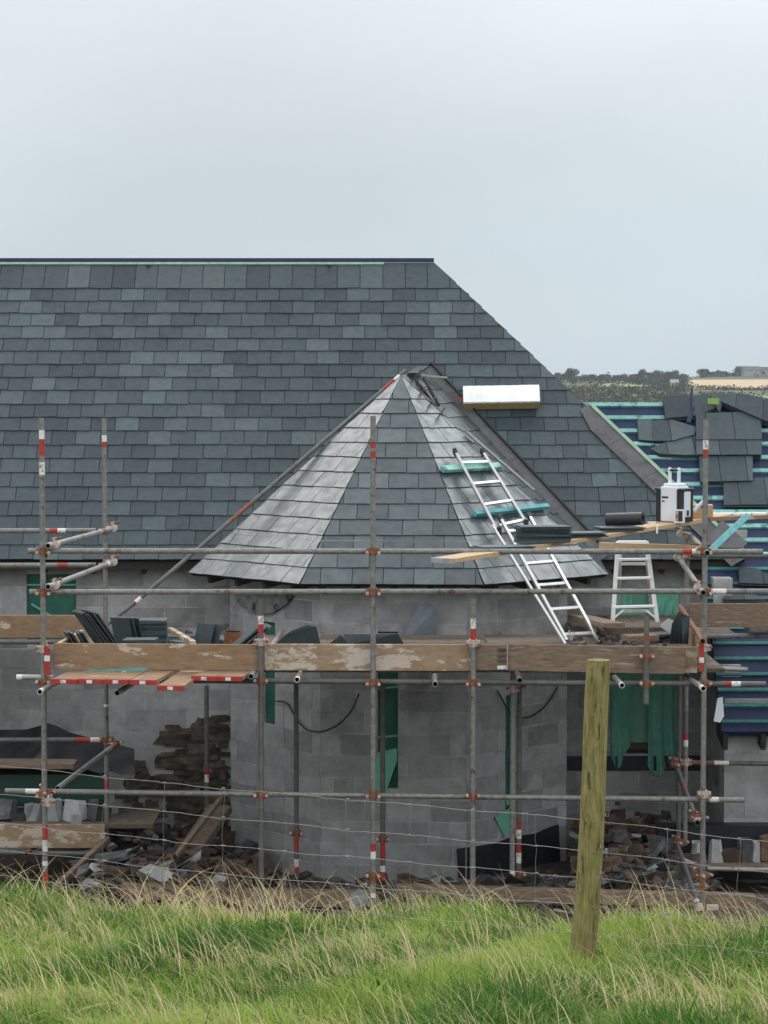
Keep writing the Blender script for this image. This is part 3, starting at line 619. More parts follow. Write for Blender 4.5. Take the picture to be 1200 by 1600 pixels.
# sheeting in the openings
def sheet(name, pl, o, m, parent, dep=-.06, nx=14, ny=14, wav=.02, hem=0, taper=0):
    vs = []; fs = []
    for j in range(ny + 1):
        for i in range(nx + 1):
            u = i / nx; v = j / ny; uu = o[0] + (o[1] - o[0]) * (u if not taper else u * (1 - taper * (1 - v))); vv = o[2] + (o[3] - o[2]) * v - (hem * math.sin(u * 5) * (1 - v))
            vs.append(pl.at(uu, vv, dep + wav * math.sin(u * 17 + 1.5 * math.sin(v * 5)) * (1.2 - v) + wav * .4 * math.sin(v * 11 + u * 3)))
    for j in range(ny):
        for i in range(nx): a = j * (nx + 1) + i; fs.append((a, a + 1, a + nx + 2, a + nx + 1))
    mb = MB(); mb.raw(vs, fs, 0, True); return mb.build(name, m, parent)
def win(pl, o, sh, parent=house, th=.16):
    mb = MB(); f = .035
    for q in (((o[0], o[2]), (o[0] + f, o[3])), ((o[1] - f, o[2]), (o[1], o[3])), ((o[0] + f, o[3] - f), (o[1] - f, o[3])), ((o[0] + f, o[2]), (o[1] - f, o[2] + f))):
        (a, c), (b, d) = q; r = [(a, c), (b, c), (b, d), (a, d)]; mb.hexa([pl.at(*p, -.13) for p in r], [pl.at(*p, -.07) for p in r])
    w = mb.build('window', M['fascia'], parent); return w
w1 = win(mainw, o1, 1); sheet('sheeting', mainw, o1, M['mesh'], w1, -.05, wav=.008)
mb = MB(); mb.beam(mainw.at(o1[0], o1[3] - .12, -.03), mainw.at(o1[1], o1[3] - .12, -.03), .03, .02); mb.beam(mainw.at(o1[0] + .05, o1[3] - .33, -.03), mainw.at(o1[1] - .02, o1[3] - .62, -.03), .012, .02); mb.build('tape', M['meshlt'], w1)
w2 = win(mainw, o2, 1); mb = MB(); _r = [(o2[0] + .04, o2[2] + .03), (o2[1] - .04, o2[2] + .03), (o2[1] - .04, o2[3] - .04), (o2[0] + .04, o2[3] - .04)]; mb.hexa([mainw.at(*p, -.12) for p in _r], [mainw.at(*p, -.10) for p in _r]); mb.build('board_panel', M['deck'], w2); sheet('sheeting', mainw, (o2[0], o2[1], o2[2] + .12, o2[3]), M['netting'], w2, -.05, wav=.012)
for (u0, u1, v0, v1, hm) in ((.0, .30, -.02, 1, .12), (.56, 1.02, -.07, .98, .12), (.60, .98, .7, 1.0, .02)):
    oo = (o2[0] + (o2[1] - o2[0]) * u0, o2[0] + (o2[1] - o2[0]) * u1, o2[2] + (o2[3] - o2[2]) * v0, o2[2] + (o2[3] - o2[2]) * v1)
    sheet('sheeting_fold', mainw, oo, M['meshlt'], w2, .03, wav=.03, hem=hm)
mb = MB(); r = opening(mainw, 886, 1096, 1180, 1204); q = [(r[0], r[2]), (r[1], r[2]), (r[1], r[3]), (r[0], r[3] - .01)]; mb.hexa([mainw.at(*p, .002) for p in q], [mainw.at(*p, .02) for p in q]); mb.build('damp_course', M['tar'], house)
for i, lt in ((-1, 0), (0, 1), (1, 0)):
    pl, w, h = tw[i]; o = tops[i][0]; ww = win(pl, o, 1); sheet('sheeting', pl, o, M['mesh'], ww, -.05, wav=.004)
    if i == 0:
        oo = (o[0] - .06, o[1] - .01, o[2] - .03, o[2] + .42); vs = [pl.at(oo[0], oo[2] + .05, .02), pl.at(oo[0] + .14, oo[2] - .02, .05), pl.at(oo[1], oo[2] + .32, .03), pl.at(oo[1], oo[3], .01), pl.at(o[0], oo[3] - .05, .01), pl.at(oo[0] + .03, oo[2] + .2, .02)]
        mb = MB(); mb.hexa([p - pl.n * .002 for p in vs], vs); mb.build('sheeting_flap', M['meshlt'], ww)
        for vv in (1.02, .52): mb = MB(); mb.beam(pl.at(o[0], o[2] + vv, -.03), pl.at(o[1], o[2] + vv + .02, -.03), .02, .02); mb.build('tape', M['meshlt'], ww)
    if i == 1:
        vs = [pl.hit(x, y) + pl.n * .03 for x, y in ((770, 1276), (786, 1308), (797, 1290), (799, 1258))]; mb = MB(); mb.hexa([p - pl.n * .002 for p in vs[::-1]], vs[::-1]); mb.build('sheeting_flap', M['meshlt'], ww)
        vs = [pl.hit(x, y) + pl.n * .02 for x, y in ((789, 1242), (789, 1258), (799, 1255), (799, 1238))]; mb = MB(); mb.hexa([p - pl.n * .002 for p in vs[::-1]], vs[::-1]); mb.build('sheeting_flap', M['meshlt'], ww)
# tanking at the turret foot
def tank(i, pts):
    pl = tw[i][0]; vs = [pl.hit(x, y) + pl.n * .010 for x, y in pts]
    if (vs[1] - vs[0]).cross(vs[2] - vs[1]).dot(pl.n) < 0: vs = vs[::-1]
    mb = MB(); mb.hexa([v - pl.n * .008 for v in vs], vs); mb.build('tanking', M['tar'], house)
tank(0, [(713, 1326), (727, 1324), (727, 1372), (716, 1372)])
tank(1, [(729, 1324), (770, 1318), (800, 1307), (836, 1302), (858, 1292), (872, 1288), (876, 1370), (729, 1374)])
# felt hood of torn membrane stuck high on the turret, left
M['hood'] = mat('torn_cement_sheet', (.10, .10, .10), (.26, .255, .25), .8, 9, c3=(.03, .03, .035), thr=.52, scale3=6, bump=.4)
pl = tw[-1][0]
mb = MB(); cs = [(372, 930), (380, 946), (395, 954), (412, 959), (430, 958), (442, 950), (452, 944), (461, 932)]
for (a, b) in zip(cs, cs[1:]):
    p, q = pl.hit(*a), pl.hit(*b); r, s_ = pl.hit(a[0], 928), pl.hit(b[0], 928); o = pl.n * .05; mb.vary(); mb.hexa([p, q, q + o, p + o], [r, s_, s_ + o, r + o])
mb.build('membrane_hood', M['hood'], house)
# cable loops on the turret wall
def cable(pts, label):
    """pts: (px, py, facet)"""
    vs = [tw[i][0].hit(x, y) + tw[i][0].n * .03 for x, y, i in pts]; out_ = []
    for a in range(len(vs) - 1):
        for t in range(6): out_.append(vs[a].lerp(vs[a + 1], t / 6))
    sm = [out_[max(0, k - 2):k + 3] for k in range(len(out_))]; out_ = [sum(g, Vector()) / len(g) for g in sm]
    mb = MB(); mb.path(out_, .008, 6); tag(mb.build('cable', M['blackp']), label, 'cable')
cable([(432, 1095, -1), (452, 1096, -1), (462, 1115, -1), (474, 1133, -1), (486, 1142, -1), (506, 1143, 0), (530, 1132, 0), (552, 1108, 0), (566, 1070, 0)], 'black cable sagging in a loop across the left of the turret wall')
cable([(772, 1075, 1), (783, 1095, 1), (797, 1120, 1), (822, 1122, 1), (845, 1108, 1), (862, 1085, 1), (871, 1066, 1)], 'black cable sagging across the right of the turret wall below the toe board')
# old rubble masonry showing in the lower main wall
mb = MB(); rnd = random.Random(8)
for _ in range(330):
    px = rnd.uniform(196, 352); py = rnd.uniform(1120, 1330)
    edge = 1150 + 60 * math.sin(px * .05) if px < 290 else 1120
    if py < 1235 - (px - 200) * 1.15 + 26 * math.sin(px * .11) or rnd.random() < .15: continue
    p = mainw.hit(px, py); mb.vary(rnd.random() * .8, .5, .5); mb.rock(p + Vector((0, -.02, 0)), rnd.uniform(.10, .34), .035, rnd.uniform(.04, .10), rz=rnd.uniform(-.1, .1))
mb.build('old_stonework', M['oldstone'], house)
# ------------------------------------------------------------------ scaffold
zd = PZ(1048, 20.0)            # deck top
ST = [M['steel'], M['red'], M['white'], M['hole'], M['steeldk'], M['steelbrt'], M['rust']]
TR = .0242
def coupler_mesh(alt):
    mb = MB()
    mb.tube((0, 0, -.032), (0, 0, .032), TR * 1.42, 12, alt, wall=.9, ends=(False, False)); mb.tube((-.032, .053, 0), (.032, .053, 0), TR * 1.42, 12, alt, ends=(False, False))
    mb.box((0, .026, 0), .055, .04, .055, m=alt)
    for sx, sz in ((1, 0), (-1, 0)):
        mb.box((sx * .045, 0, .0), .03, .028, .05, m=alt); mb.tube((sx * .052, -.055, .01), (sx * .052, .03, .01), .009, 6, 1 - alt, ends=(False, False)); mb.tube((sx * .052, -.06, .01), (sx * .052, -.04, .01), .015, 6, 1 - alt, ends=(False, False))
    mb.box((0, .053, .05), .05, .028, .03, m=alt); mb.tube((.01, .02, .05), (.01, .115, .05), .009, 6, 1 - alt, ends=(False, False)); mb.tube((.01, .1, .05), (.01, .118, .05), .015, 6, 1 - alt, ends=(False, False))
    return mb
cp = [None, None]
def coupler(p, parent, alt=0, rz=0.0, flip=0, rx=0):
    global cp
    if cp[alt] is None:
        o = coupler_mesh(alt).build('coupler', [M['rust'], M['palec']]); cp[alt] = o
    else: o = cp[alt].copy(); col.objects.link(o)
    o.parent = parent; o.matrix_parent_inverse = Matrix.Identity(4)
    o.location = Vector(p) - parent.location; o.rotation_euler = (rx, math.pi * flip, rz); return o
def part_tube(parent, name, p0, p1, bands=(), m=0, r=TR):
    """bands in metres from p0: (a, b, material)"""
    p0 = Vector(p0); p1 = Vector(p1); ln = (p1 - p0).length
    mb = MB(); mb.tube(p0, p1, r, 16, m, [(a / ln if a >= 0 else 1 + a / ln, b / ln if b > 0 else 1 + b / ln, c) for a, b, c in bands], md=3)
    return mb.build(name, ST, parent)
def standard(parent, px, ytop, ybot, d, bands=(), m=0, pmid=None):
    """upright at depth d; bands = (y0, y1, material) in picture rows"""
    pm = pmid or (ytop + ybot) / 2; x = PX(px, pm, d); zt = PZ(ytop, d); zb = PZ(ybot, d)
    return part_tube(parent, 'standard', (x, d, zt), (x, d, zb), [(zt - PZ(a, d), zt - PZ(b, d), c) for a, b, c in bands], m)
S1 = empty('scaffold', (0, 20, -4.7), label='tube and coupler scaffold standing in front of the slated turret, with a long toe board', cat='scaffold')
S2 = empty('scaffold', (-3, 22.8, -4.7), label='tube scaffold along the house wall at the left edge, set back behind the turret scaffold', cat='scaffold')
S3 = empty('scaffold', (3.5, 22.8, -4.7), label='tube scaffold at the right edge, in front of the unslated wing roof', cat='scaffold')
D0 = 20.0; D1 = 22.8
# front row
standard(S1, 68, 653, 1415, D0, ((686, 712, 1), (672, 686, 2), (722, 742, 2), (1290, 1312, 1), (1312, 1330, 2), (1345, 1352, 2), (1362, 1385, 1)))
standard(S1, 583, 650, 1440, D0, ((690, 700, 1), (705, 716, 1), (1318, 1330, 1), (1330, 1342, 2), (1362, 1380, 6), (1395, 1402, 2)))
standard(S1, 1100, 655, 1425, D0, ((688, 702, 2), (702, 716, 1), (1368, 1395, 6)))
standard(S1, 408, 935, 1430, D0 - .01, ((962, 975, 2), (975, 990, 1)), 4)
standard(S1, 739, 935, 1430, D0 - .01, ((966, 982, 2), (982, 1004, 1)))
standard(S1, 1010, 962, 1100, D0 - .01, ((990, 1008, 6),), 4)
# ledgers: just behind the uprights
led = [((44, 861), (1192, 862), ((-.62, -.50, 2), (-.70, -.62, 1))), ((46, 925), (1215, 924), ((-.60, -.45, 2), (-.70, -.60, 1))), ((8, 1236), (1162, 1250), ((.18, .30, 2), (.30, .42, 1), (-.30, -.22, 2)))]
for (a, b, bd) in led: part_tube(S1, 'ledger', P(*a, D0 + .052), P(*b, D0 + .052), bd)
part_tube(S1, 'ledger', P(100, 1062, D0 + .14), P(1196, 1069, D0 + .14), ((-.30, -.22, 2), (-.36, -.30, 1)), 4)
part_tube(S1, 'ledger', P(26, 1058, D0 + .052), P(84, 1059, D0 + .052), ((0, .05, 2),), 5)
for px in (68, 583, 1100):
    for py in (861, 925, 1241):
        if (px, py) == (68, 861): pass
        coupler((PX(px, py, D0), D0, PZ(py, D0)), S1, alt=1 if (px == 1100 and py == 1241) else 0, flip=(px // 7) % 2)
for px in (408, 739): coupler((PX(px, 1241, D0), D0, PZ(1243, D0)), S1, 0)
for px, py in ((408, 1003), (739, 1005), (583, 1066), (739, 1066), (408, 1064), (1010, 1068), (1010, 1026), (68, 1014), (68, 1066), (1100, 1012), (1100, 1068)):
    coupler((PX(px, py, D0), D0 - .005, PZ(py, D0)), S1, alt=1 if py < 1015 else 0, flip=px % 2)
# transoms: near mouths poke out under the toe board, tubes run back to the wall
def transom(a, da, b, db, name='transom', parent=S1, bands=(), m=5): return part_tube(parent, name, P(*a, da), P(*b, db), bands, m)
def back_at(p, d): return Vector((p.x, d, p.z))
for (x, y, dx, bd) in ((62, 1081, .55, ((0, .08, 2),)), (183, 1083, .6, ()), (392, 1057, .12, ()), (464, 1062, .12, ((0, .07, 2), (.07, .14, 1))), (680, 1069, .05, ()), (812, 1063, 0, ()), (972, 1071, -.10, ((0, .04, 2),)), (1099, 1076, -.28, ((0, .09, 2),))):
    dn = 19.62 if x not in (392, 464, 812) else 19.75
    p = P(x, y, dn); part_tube(S1, 'transom', p, (p.x + dx, 23.1 if 350 < x < 900 else 24.6, p.z + (.03 if x > 200 else .06)), bd, 5 if x not in (812,) else 4)
# guard rails running back at the two ends
transom((75, 853), 19.88, (172, 827), D1 - .1, 'guard_rail', bands=((0, .10, 5), (.14, .26, 2), (-.45, -.30, 6)))
transom((75, 917), 19.88, (172, 880), D1 - .1, 'guard_rail', bands=((.12, .24, 2), (.24, .3, 1), (-.2, -.1, 2)))
transom((1105, 864), 19.85, (1078, 836), D1 - .1, 'guard_rail', bands=((.2, .3, 2),), m=0)
transom((1099, 926), 19.85, (1061, 873), D1 - .1, 'guard_rail', bands=((.1, .16, 2), (.22, .28, 2)), m=0)
for (px, py, d) in ((78, 853, 20.06), (78, 917, 20.06), (1102, 862, 20.06), (1099, 921, 20.06), (170, 827, D1 - .05), (170, 880, D1 - .05), (1071, 836, D1 - .05), (1066, 873, D1 - .05)):
    coupler((PX(px, py, d), d, PZ(py, d)), S1, alt=1, rz=math.pi / 2 * (1 if px > 600 else -1), rx=.2)
# inner uprights near the turret wall
standard(S1, 463, 1062, 1372, 22.3, ((1308, 1328, 1), (1296, 1308, 6), (1342, 1354, 2), (1354, 1364, 1)), 4)
standard(S1, 598, 1068, 1375, 21.9, ((1316, 1344, 1), (1306, 1316, 6), (1352, 1362, 2), (1362, 1374, 1)), 4)
standard(S1, 811, 1066, 1372, 21.6, ((1283, 1296, 1), (1296, 1310, 2), (1318, 1332, 1), (1332, 1348, 2), (1362, 1372, 6)), 4)
standard(S1, 801, 1043, 1365, 20.6, ((1043, 1050, 2), (1360, 1365, 2)), 0)
coupler((PX(801, 1075, 20.6), 20.56, PZ(1075, 20.6)), S1, 1); coupler((PX(811, 1075, 21.6), 21.56, PZ(1069, 21.6)), S1, 0)
standard(S1, 323, 1072, 1292, 24.0, ((1200, 1212, 1), (1210, 1222, 2), (1262, 1272, 2)), 4)
for x, y, d in ((598, 1311, 21.9), (463, 1302, 22.3), (583, 1368, D0), (811, 1366, 21.6)): coupler((PX(x, y, d), d, PZ(y, d)), S1, 0)
# base plates
for px, d in ((68, D0), (583, D0), (1100, D0), (408, D0), (739, D0)):
    x = PX(px, 1400, d); mb = MB(); z = ground_z(x, d); mb.tube((x, d, z), (x, d, PZ(1405, d)), .019, 10, 0, ends=(False, False)); mb.box((x, d, z + .03), .15, .15, .008); mb.build('base_plate', M['rust'], S1)
mb = MB(); x = PX(1093, 1415, 19.95); mb.rock((x, 19.95, PZ(1417, 19.95)), .1, .08, .06); mb.box((x + .11, 19.93, PZ(1419, 19.9)), .10, .05, .04); mb.build('base_coupler', M['palec'], S1)
# toe boards along the front, inside the uprights
def toe(parent, a, b, d0, d1, h, m, th=.038, name='toe_board'):
    """a, b = picture points of the board's top edge"""
    p = P(*a, d0); q = P(*b, d1); mb = MB(); mb.vary(); mb.beam(p - Vector((0, 0, h / 2)), q - Vector((0, 0, h / 2)), th, h); return mb.build(name, m, parent, bevel=.004)
TB = D0 + .028 + .02
toe(S1, (84, 1005), (414, 1007), TB, TB, .228, M['wood']); toe(S1, (415, 1006), (744, 1007), TB + .045, TB + .045, .232, M['woodpale'])
toe(S1, (741, 1007), (792, 1007), TB, TB, .224, M['wooddark']); toe(S1, (794, 1006), (1071, 1011), TB + .04, TB + .04, .236, M['wooddark'])
toe(S1, (1068, 1010), (1090, 1011), TB + .1, TB + .1, .228, M['woodpale'])
mb = MB(); mb.vary(); 
for k, y in enumerate((1015, 1024, 1032)): mb.box(P(785, y, TB - .035), .075, .02, .018)
mb.build('packing', M['rubble'], S1); mb = MB(); mb.box(P(785, 1043, TB - .05), .09, .03, .03); mb.build('packing', M['white'], S1)
# end toe boards
toe(S1, (92, 1004), (128, 984), D0 + .12, D1, .22, M['woodnew']); 
mb = MB(); p = P(74, 1032, 19.97); mb.box(p, .05, .03, .26); mb.box(p + Vector((0, -.017, .02)), .048, .006, .05, m=1); mb.build('board_end', [M['red'], M['white']], S1)
toe(S1, (1096, 1003), (1060, 952), 19.98, D1 - .1, .225, M['wood'])
mb = MB(); p = P(1096, 1026, 19.96); mb.box(p, .042, .012, .25); mb.box(p + Vector((0, -.008, -.03)), .04, .006, .045, m=1); mb.build('board_end', [M['red'], M['white']], S1)
part_tube(S1, 'transom', P(1063, 948, D1 - .1), P(1098, 1002, 19.9), (), 6)
# lower braces
part_tube(S1, 'brace', P(90, 1232, D0 + .12), P(181, 1163, D1 - .05), ((-.25, 0, 6),), 5)
part_tube(S1, 'brace', P(1058, 1202, D1 - .05), P(1090, 1286, 19.9), ((.9, 1.2, 6), (-.14, -.05, 2)), 4)
part_tube(S1, 'brace', P(1058, 1320, D1 - .1), P(1090, 1412, D0 + .1), ((-.1, 0, 2),), 4)
for x, y, d in ((72, 1240, D0), (178, 1163, D1 - .05), (1093, 1280, 20.0), (1060, 1196, D1 - .05), (1064, 1318, D1 - .1), (1100, 1370, D0)): coupler((PX(x, y, d), d + .04, PZ(y, d)), S1, alt=0, rz=.7)
coupler(P(76, 1254, 19.95), S1, 1)
# scaffold on the left
standard(S2, 165, 653, 1325, D1, ((680, 690, 2), (690, 699, 1), (1218, 1234, 1), (1100, 1104, 2)))
for y0, y1, bd in ((830, 829, ((-.46, -.38, 1), (-.38, -.3, 2))), (884, 883, ((-.38, -.28, 1),)), (1156, 1156, ((-.38, -.22, 1), (-.22, -.12, 2)))):
    part_tube(S2, 'ledger', P(-260, y0, D1 + .05), P(176 if y0 > 900 else 150, y1, D1 + .05), bd, 4 if y0 > 1000 else 0)
part_tube(S2, 'ledger', P(-260, 1003, D1 - .05), P(128, 1003, D1 - .05), (), 4)
part_tube(S2, 'ledger', P(-260, 1329, D1 - .3), P(150, 1334, D1 - .3), (), 4); part_tube(S2, 'transom', P(41, 1334, D1 - .8), P(56, 1322, D1 + .8), (), 6)
toe(S2, (-260, 961), (130, 961), D1 + .1, D1 + .1, .228, M['wood']); toe(S2, (-260, 1286), (164, 1288), D1 - .22, D1 - .22, .235, M['woodpale'])
standard(S2, -140, 653, 1400, D0 + 2.8, ())
for py in (829, 883, 1156): coupler((PX(165, py, D1), D1, PZ(py, D1)), S2, 0)
# scaffold on the right
standard(S3, 1072, 832, 1320, D1, ((836, 842, 6), (1112, 1156, 4), (1146, 1156, 1), (1156, 1166, 2)), 0, 1080)
standard(S3, 1061, 1050, 1320, D1 + .3, (), 4)
part_tube(S3, 'ledger', P(1082, 869, D1 - .05), P(1420, 868, D1 - .05), (), 4); part_tube(S3, 'ledger', P(1104, 805, D1 + .3), P(1230, 803, D1 + .3), ((0, .6, 2),), 5)
part_tube(S3, 'ledger', P(1104, 994, D1 - .05), P(1420, 992, D1 - .05), (), 0); part_tube(S3, 'ledger', P(1106, 1044, D1 - .3), P(1168, 1046, D1 - .3), (), 5)
part_tube(S3, 'ledger', P(1078, 1357, D1 - .1), P(1420, 1362, D1 - .1), (), 5); part_tube(S3, 'ledger', P(1062, 1191, 23.3), P(1420, 1197, 23.3), ((0, .35, 6), (.35, .5, 2)), 4)
for py in (869, 1191): coupler((PX(1072, py, D1), D1, PZ(py, D1)), S3, 1)
coupler((PX(1062, 1192, D1 + .3), D1 + .2, PZ(1192, D1 + .3)), S3, 0, rz=.5)
toe(S3, (1077, 943), (1420, 941), D1 - .14, D1 - .14, .232, M['wooddark'])
standard(S3, 1330, 832, 1400, D1, ())
# deck boards ------------------------------------------------
def board(p0, p1, label, group, red=False, m=None, w=.222, th=.036):
    mb = MB(); mb.vary(); p0 = Vector(p0); p1 = Vector(p1); mb.beam(p0, p1, w, th); o = mb.build('scaffold_board', m or M['deck'], bevel=.003)
    tag(o, label, 'scaffold board', group)
    if red:
        e = MB(); d = (p1 - p0).normalized(); e.beam(p0 - d * .004, p0 + d * .045, w + .006, th + .006); b = e.build('end_band', M['red'], o, bevel=.003)
        e = MB(); e.beam(p0 - d * .007, p0 + d * .0, w * .22, th * .8); e.build('band_mark', M['white'], o)
    return o
xs = [95, 136, 177, 219, 262, 315, 353]; ends = [19.42, 19.42, 19.40, 19.36, 19.22, 19.62, 19.60]
ords = ('leftmost', 'second', 'third', 'fourth', 'fifth, longest')
for i, (px, de) in enumerate(zip(xs, ends)):
    x = PX(px, 1062, de) + .02; sh = .62 if i < 5 else .7
    lab = 'red ended board jutting under the toe board, %s of the five at the left' % ords[i] if i < 5 else 'red ended board under the toe board, %s of the pair beside the short upright' % ('left' if i == 5 else 'right')
    board((x, de, zd - .02 - (.03 if i == 4 else 0)), (x + sh * .36, 20.98, zd - .02), lab, 'red ended boards under the toe board', True, M['wood'])
mb = MB(); mb.beam(P(132, 1051, 20.0), P(240, 1044, 20.06), .05, .03); tag(mb.build('batten', M['turq']), 'turquoise batten lying on the red ended boards beneath the toe board', 'batten')
mb = MB(); mb.rock(P(194, 1052, 19.85), .06, .05, .035); tag(mb.build('stone', M['stonelt']), 'small pale stone lying on the red ended boards', 'stone')
# the deck proper, boards butted side by side
y = D0 + .28; k = 0
while y < 23.0:
    for (x0, x1) in ((-1.05, 1.0), (1.02, 3.0)) + (((-2.95, -1.07),) if y > 21.1 else ()):
        board((x0 + random.uniform(-.05, .0), y, zd - .019), (x1, y, zd - .019), 'grey timber scaffold board of the deck behind the front toe board', 'boards of the turret deck')
    y += .2275; k += 1
for k in range(8):
    x = 1.95 + .2275 * k * .55 if False else 2.05 + .228 * k
    if x < 3.5: board((x, 23.06, zd - .019), (x, 24.85, zd - .019), 'grey timber scaffold board of the deck right of the turret', 'boards of the right hand deck')
for k in range(7): board((-8, 23.0 + .2275 * k, zd - .019 + .0), (-3.4, 23.0 + .2275 * k, zd - .019), 'grey timber scaffold board of the deck at the left edge behind the back toe board', 'boards of the left hand deck')
for k in range(3): board((3.6, 22.7 + .2275 * k, zd + .08), (8, 22.7 + .2275 * k, zd + .08), 'grey timber scaffold board of the deck at the right edge', 'boards of the right edge deck')
# long tube leaning in the turret's left valley
a = P(206, 946, 23.55); b = P(634, 579, 25.35); mb = MB(); ln = (b - a).length; f = lambda t: t
mb.tube(a, b, TR * .92, 16, 4, ((.0, .012, 1), (.012, .03, 2), (.34, .42, 6), (.91, .955, 1), (.955, .975, 2)), md=3)
tag(mb.build('scaffold_tube', ST), 'long weathered scaffold tube lying up the left side of the turret roof', 'scaffold tube')
c = P(208, 944, 23.5); mb = MB(); mb.tube(c + Vector((-.55, -.25, -.42)), c + Vector((0, .05, 0)), TR * .9, 14, 0, md=3); tag(mb.build('scaffold_tube', [M['steeldk'], M['red'], M['white'], M['hole']]), 'short dark tube propping the foot of the long leaning tube behind the slates', 'scaffold tube')

# ------------------------------------------------------------------ ladders
def ladder(name, label, tl, tr, bl, br, rungs, m, rail=(.026, .062), parent=None, up=(0, -1, .6), feet=True, cap=True):
    """rails from tl to bl and tr to br (3D); rungs = fractions from the top"""
    root = empty(name, bl, label=label, cat='ladder') if parent is None else parent
    for a, b in ((tl, bl), (tr, br)):
        mb = MB(); mb.vary(); mb.beam(a, b, rail[0], rail[1], up); mb.build('rail', m, root, bevel=.003)
        if cap:
            d = (Vector(b) - Vector(a)).normalized(); mb = MB(); mb.beam(Vector(a) - d * .045, Vector(a) + d * .02, rail[0] * 1.5, rail[1] * 1.15, up); mb.build('end_cap', M['blackp'], root, bevel=.004)
        if feet:
            d = (Vector(b) - Vector(a)).normalized(); mb = MB(); mb.beam(Vector(b) - d * .03, Vector(b) + d * .03, rail[0] * 1.4, rail[1] * 1.1, up); mb.build('foot', M['blackp'], root, bevel=.004)
    for t in rungs:
        a = Vector(tl).lerp(Vector(bl), t); b = Vector(tr).lerp(Vector(br), t); mb = MB(); mb.vary(); mb.beam(a, b, .03, .03, up); mb.build('rung', m, root, bevel=.003)
    return root
f1 = facet[1]
tl = f1.hit(712, 708, .11); tr = f1.hit(755, 708, .11); bl_ = P(888, 1006, 22.15); br_ = P(936, 1004, 22.15)
# one straight ladder line, split in an upper and a lower section
def upd(a, b): return a.lerp(b, 0)
L1 = ladder('roof_ladder', 'long aluminium extension ladder running up the right side of the turret roof from the deck', tl, tr, f1.hit(776, 828, .10), f1.hit(822, 818, .10), (.13, .41, .68, .955), M['alu'], feet=False)
L1b = ladder('x', '', f1.hit(783, 812, .16), f1.hit(828, 808, .16), bl_, br_, (.10, .37, .545, .735, .93), M['alu'], parent=L1)
for o_ in (): pass
mb = MB(); mb.vary(); mb.beam(f1.hit(770, 822, .16), P(884, 1008, 22.0), .022, .045, (0, -1, .6)); mb.build('rail', M['alu'], L1, bevel=.003)
for a, b in (((889, 985), (893, 1003)), ((925, 990), (937, 1003)), ((897, 987), (893, 1003))): mb = MB(); mb.beam(P(*a, 22.1), P(*b, 22.1), .014, .014); mb.build('brace', M['alu'], L1)
for pp in ((780, 830), (822, 818)): mb = MB(); mb.box(f1.hit(*pp, .16), .05, .05, .09); mb.build('bracket', M['blackp'], L1, bevel=.006)
# battens packed under the ladder
def rail_on(pl, a, b, h, w, th, m, label, name='batten', cat='batten'):
    mb = MB(); mb.vary(); mb.beam(pl.hit(*a, h), pl.hit(*b, h), w, th, pl.n); tag(mb.build(name, m, bevel=.003), label, cat)
rail_on(f1, (691, 733), (780, 728), .05, .07, .045, M['batten'], 'pale green batten laid across the turret roof beneath the ladder top')
rail_on(f1, (742, 803), (856, 791), .05, .05, .05, M['turq'], 'turquoise batten laid across the turret roof beneath the middle of the ladder')
# white steps
def steps():
    d = 22.9; db = 23.5; root = empty('white_steps', P(990, 974, d), label='white painted folding steps standing on the deck right of the turret', cat='step ladder'); m = M['aluwhite']
    FL = (P(966, 846, d), P(957, 974, d)); FR = (P(1010, 846, d), P(1027, 972, d))
    for a, b in (FL, FR): mb = MB(); mb.beam(a, b, .04, .05, (0, -1, 0)); mb.build('leg', m, root, bevel=.004)
    for t in (0.01, .22, .45, .80):
        a = FL[0].lerp(FL[1], t); b = FR[0].lerp(FR[1], t); mb = MB(); mb.beam(a, b, .07, .022 if t > .1 else .03); mb.build('step', m, root, bevel=.003)
    BL = (P(970, 850, d + .1), P(968, 958, db)); BR = (P(1008, 850, d + .1), P(1018, 958, db))
    for a, b in (BL, BR): mb = MB(); mb.beam(a, b, .025, .03, (0, -1, 0)); mb.build('rear_leg', M['alu'], root)
    for t in (.28, .97): mb = MB(); mb.beam(BL[0].lerp(BL[1], t), BR[0].lerp(BR[1], t), .03, .03); mb.build('rear_rung', M['alu'], root)
    for a, b in (((960, 965), (974, 953)), ((1024, 965), (1009, 953))): mb = MB(); mb.beam(P(*a, d - .01), P(*b, d - .01), .018, .018); mb.build('brace', m, root)
steps()
mb = MB()
for k in range(2): mb.vary(); mb.box(P(992, 978 + 5 * k, 22.95) + Vector((0, 0, -.01)), .62 + .1 * k, .5, .035)
o = mb.build('timber_packing', M['deck']); tag(o, 'flat timber packing under the feet of the white steps', 'timber')
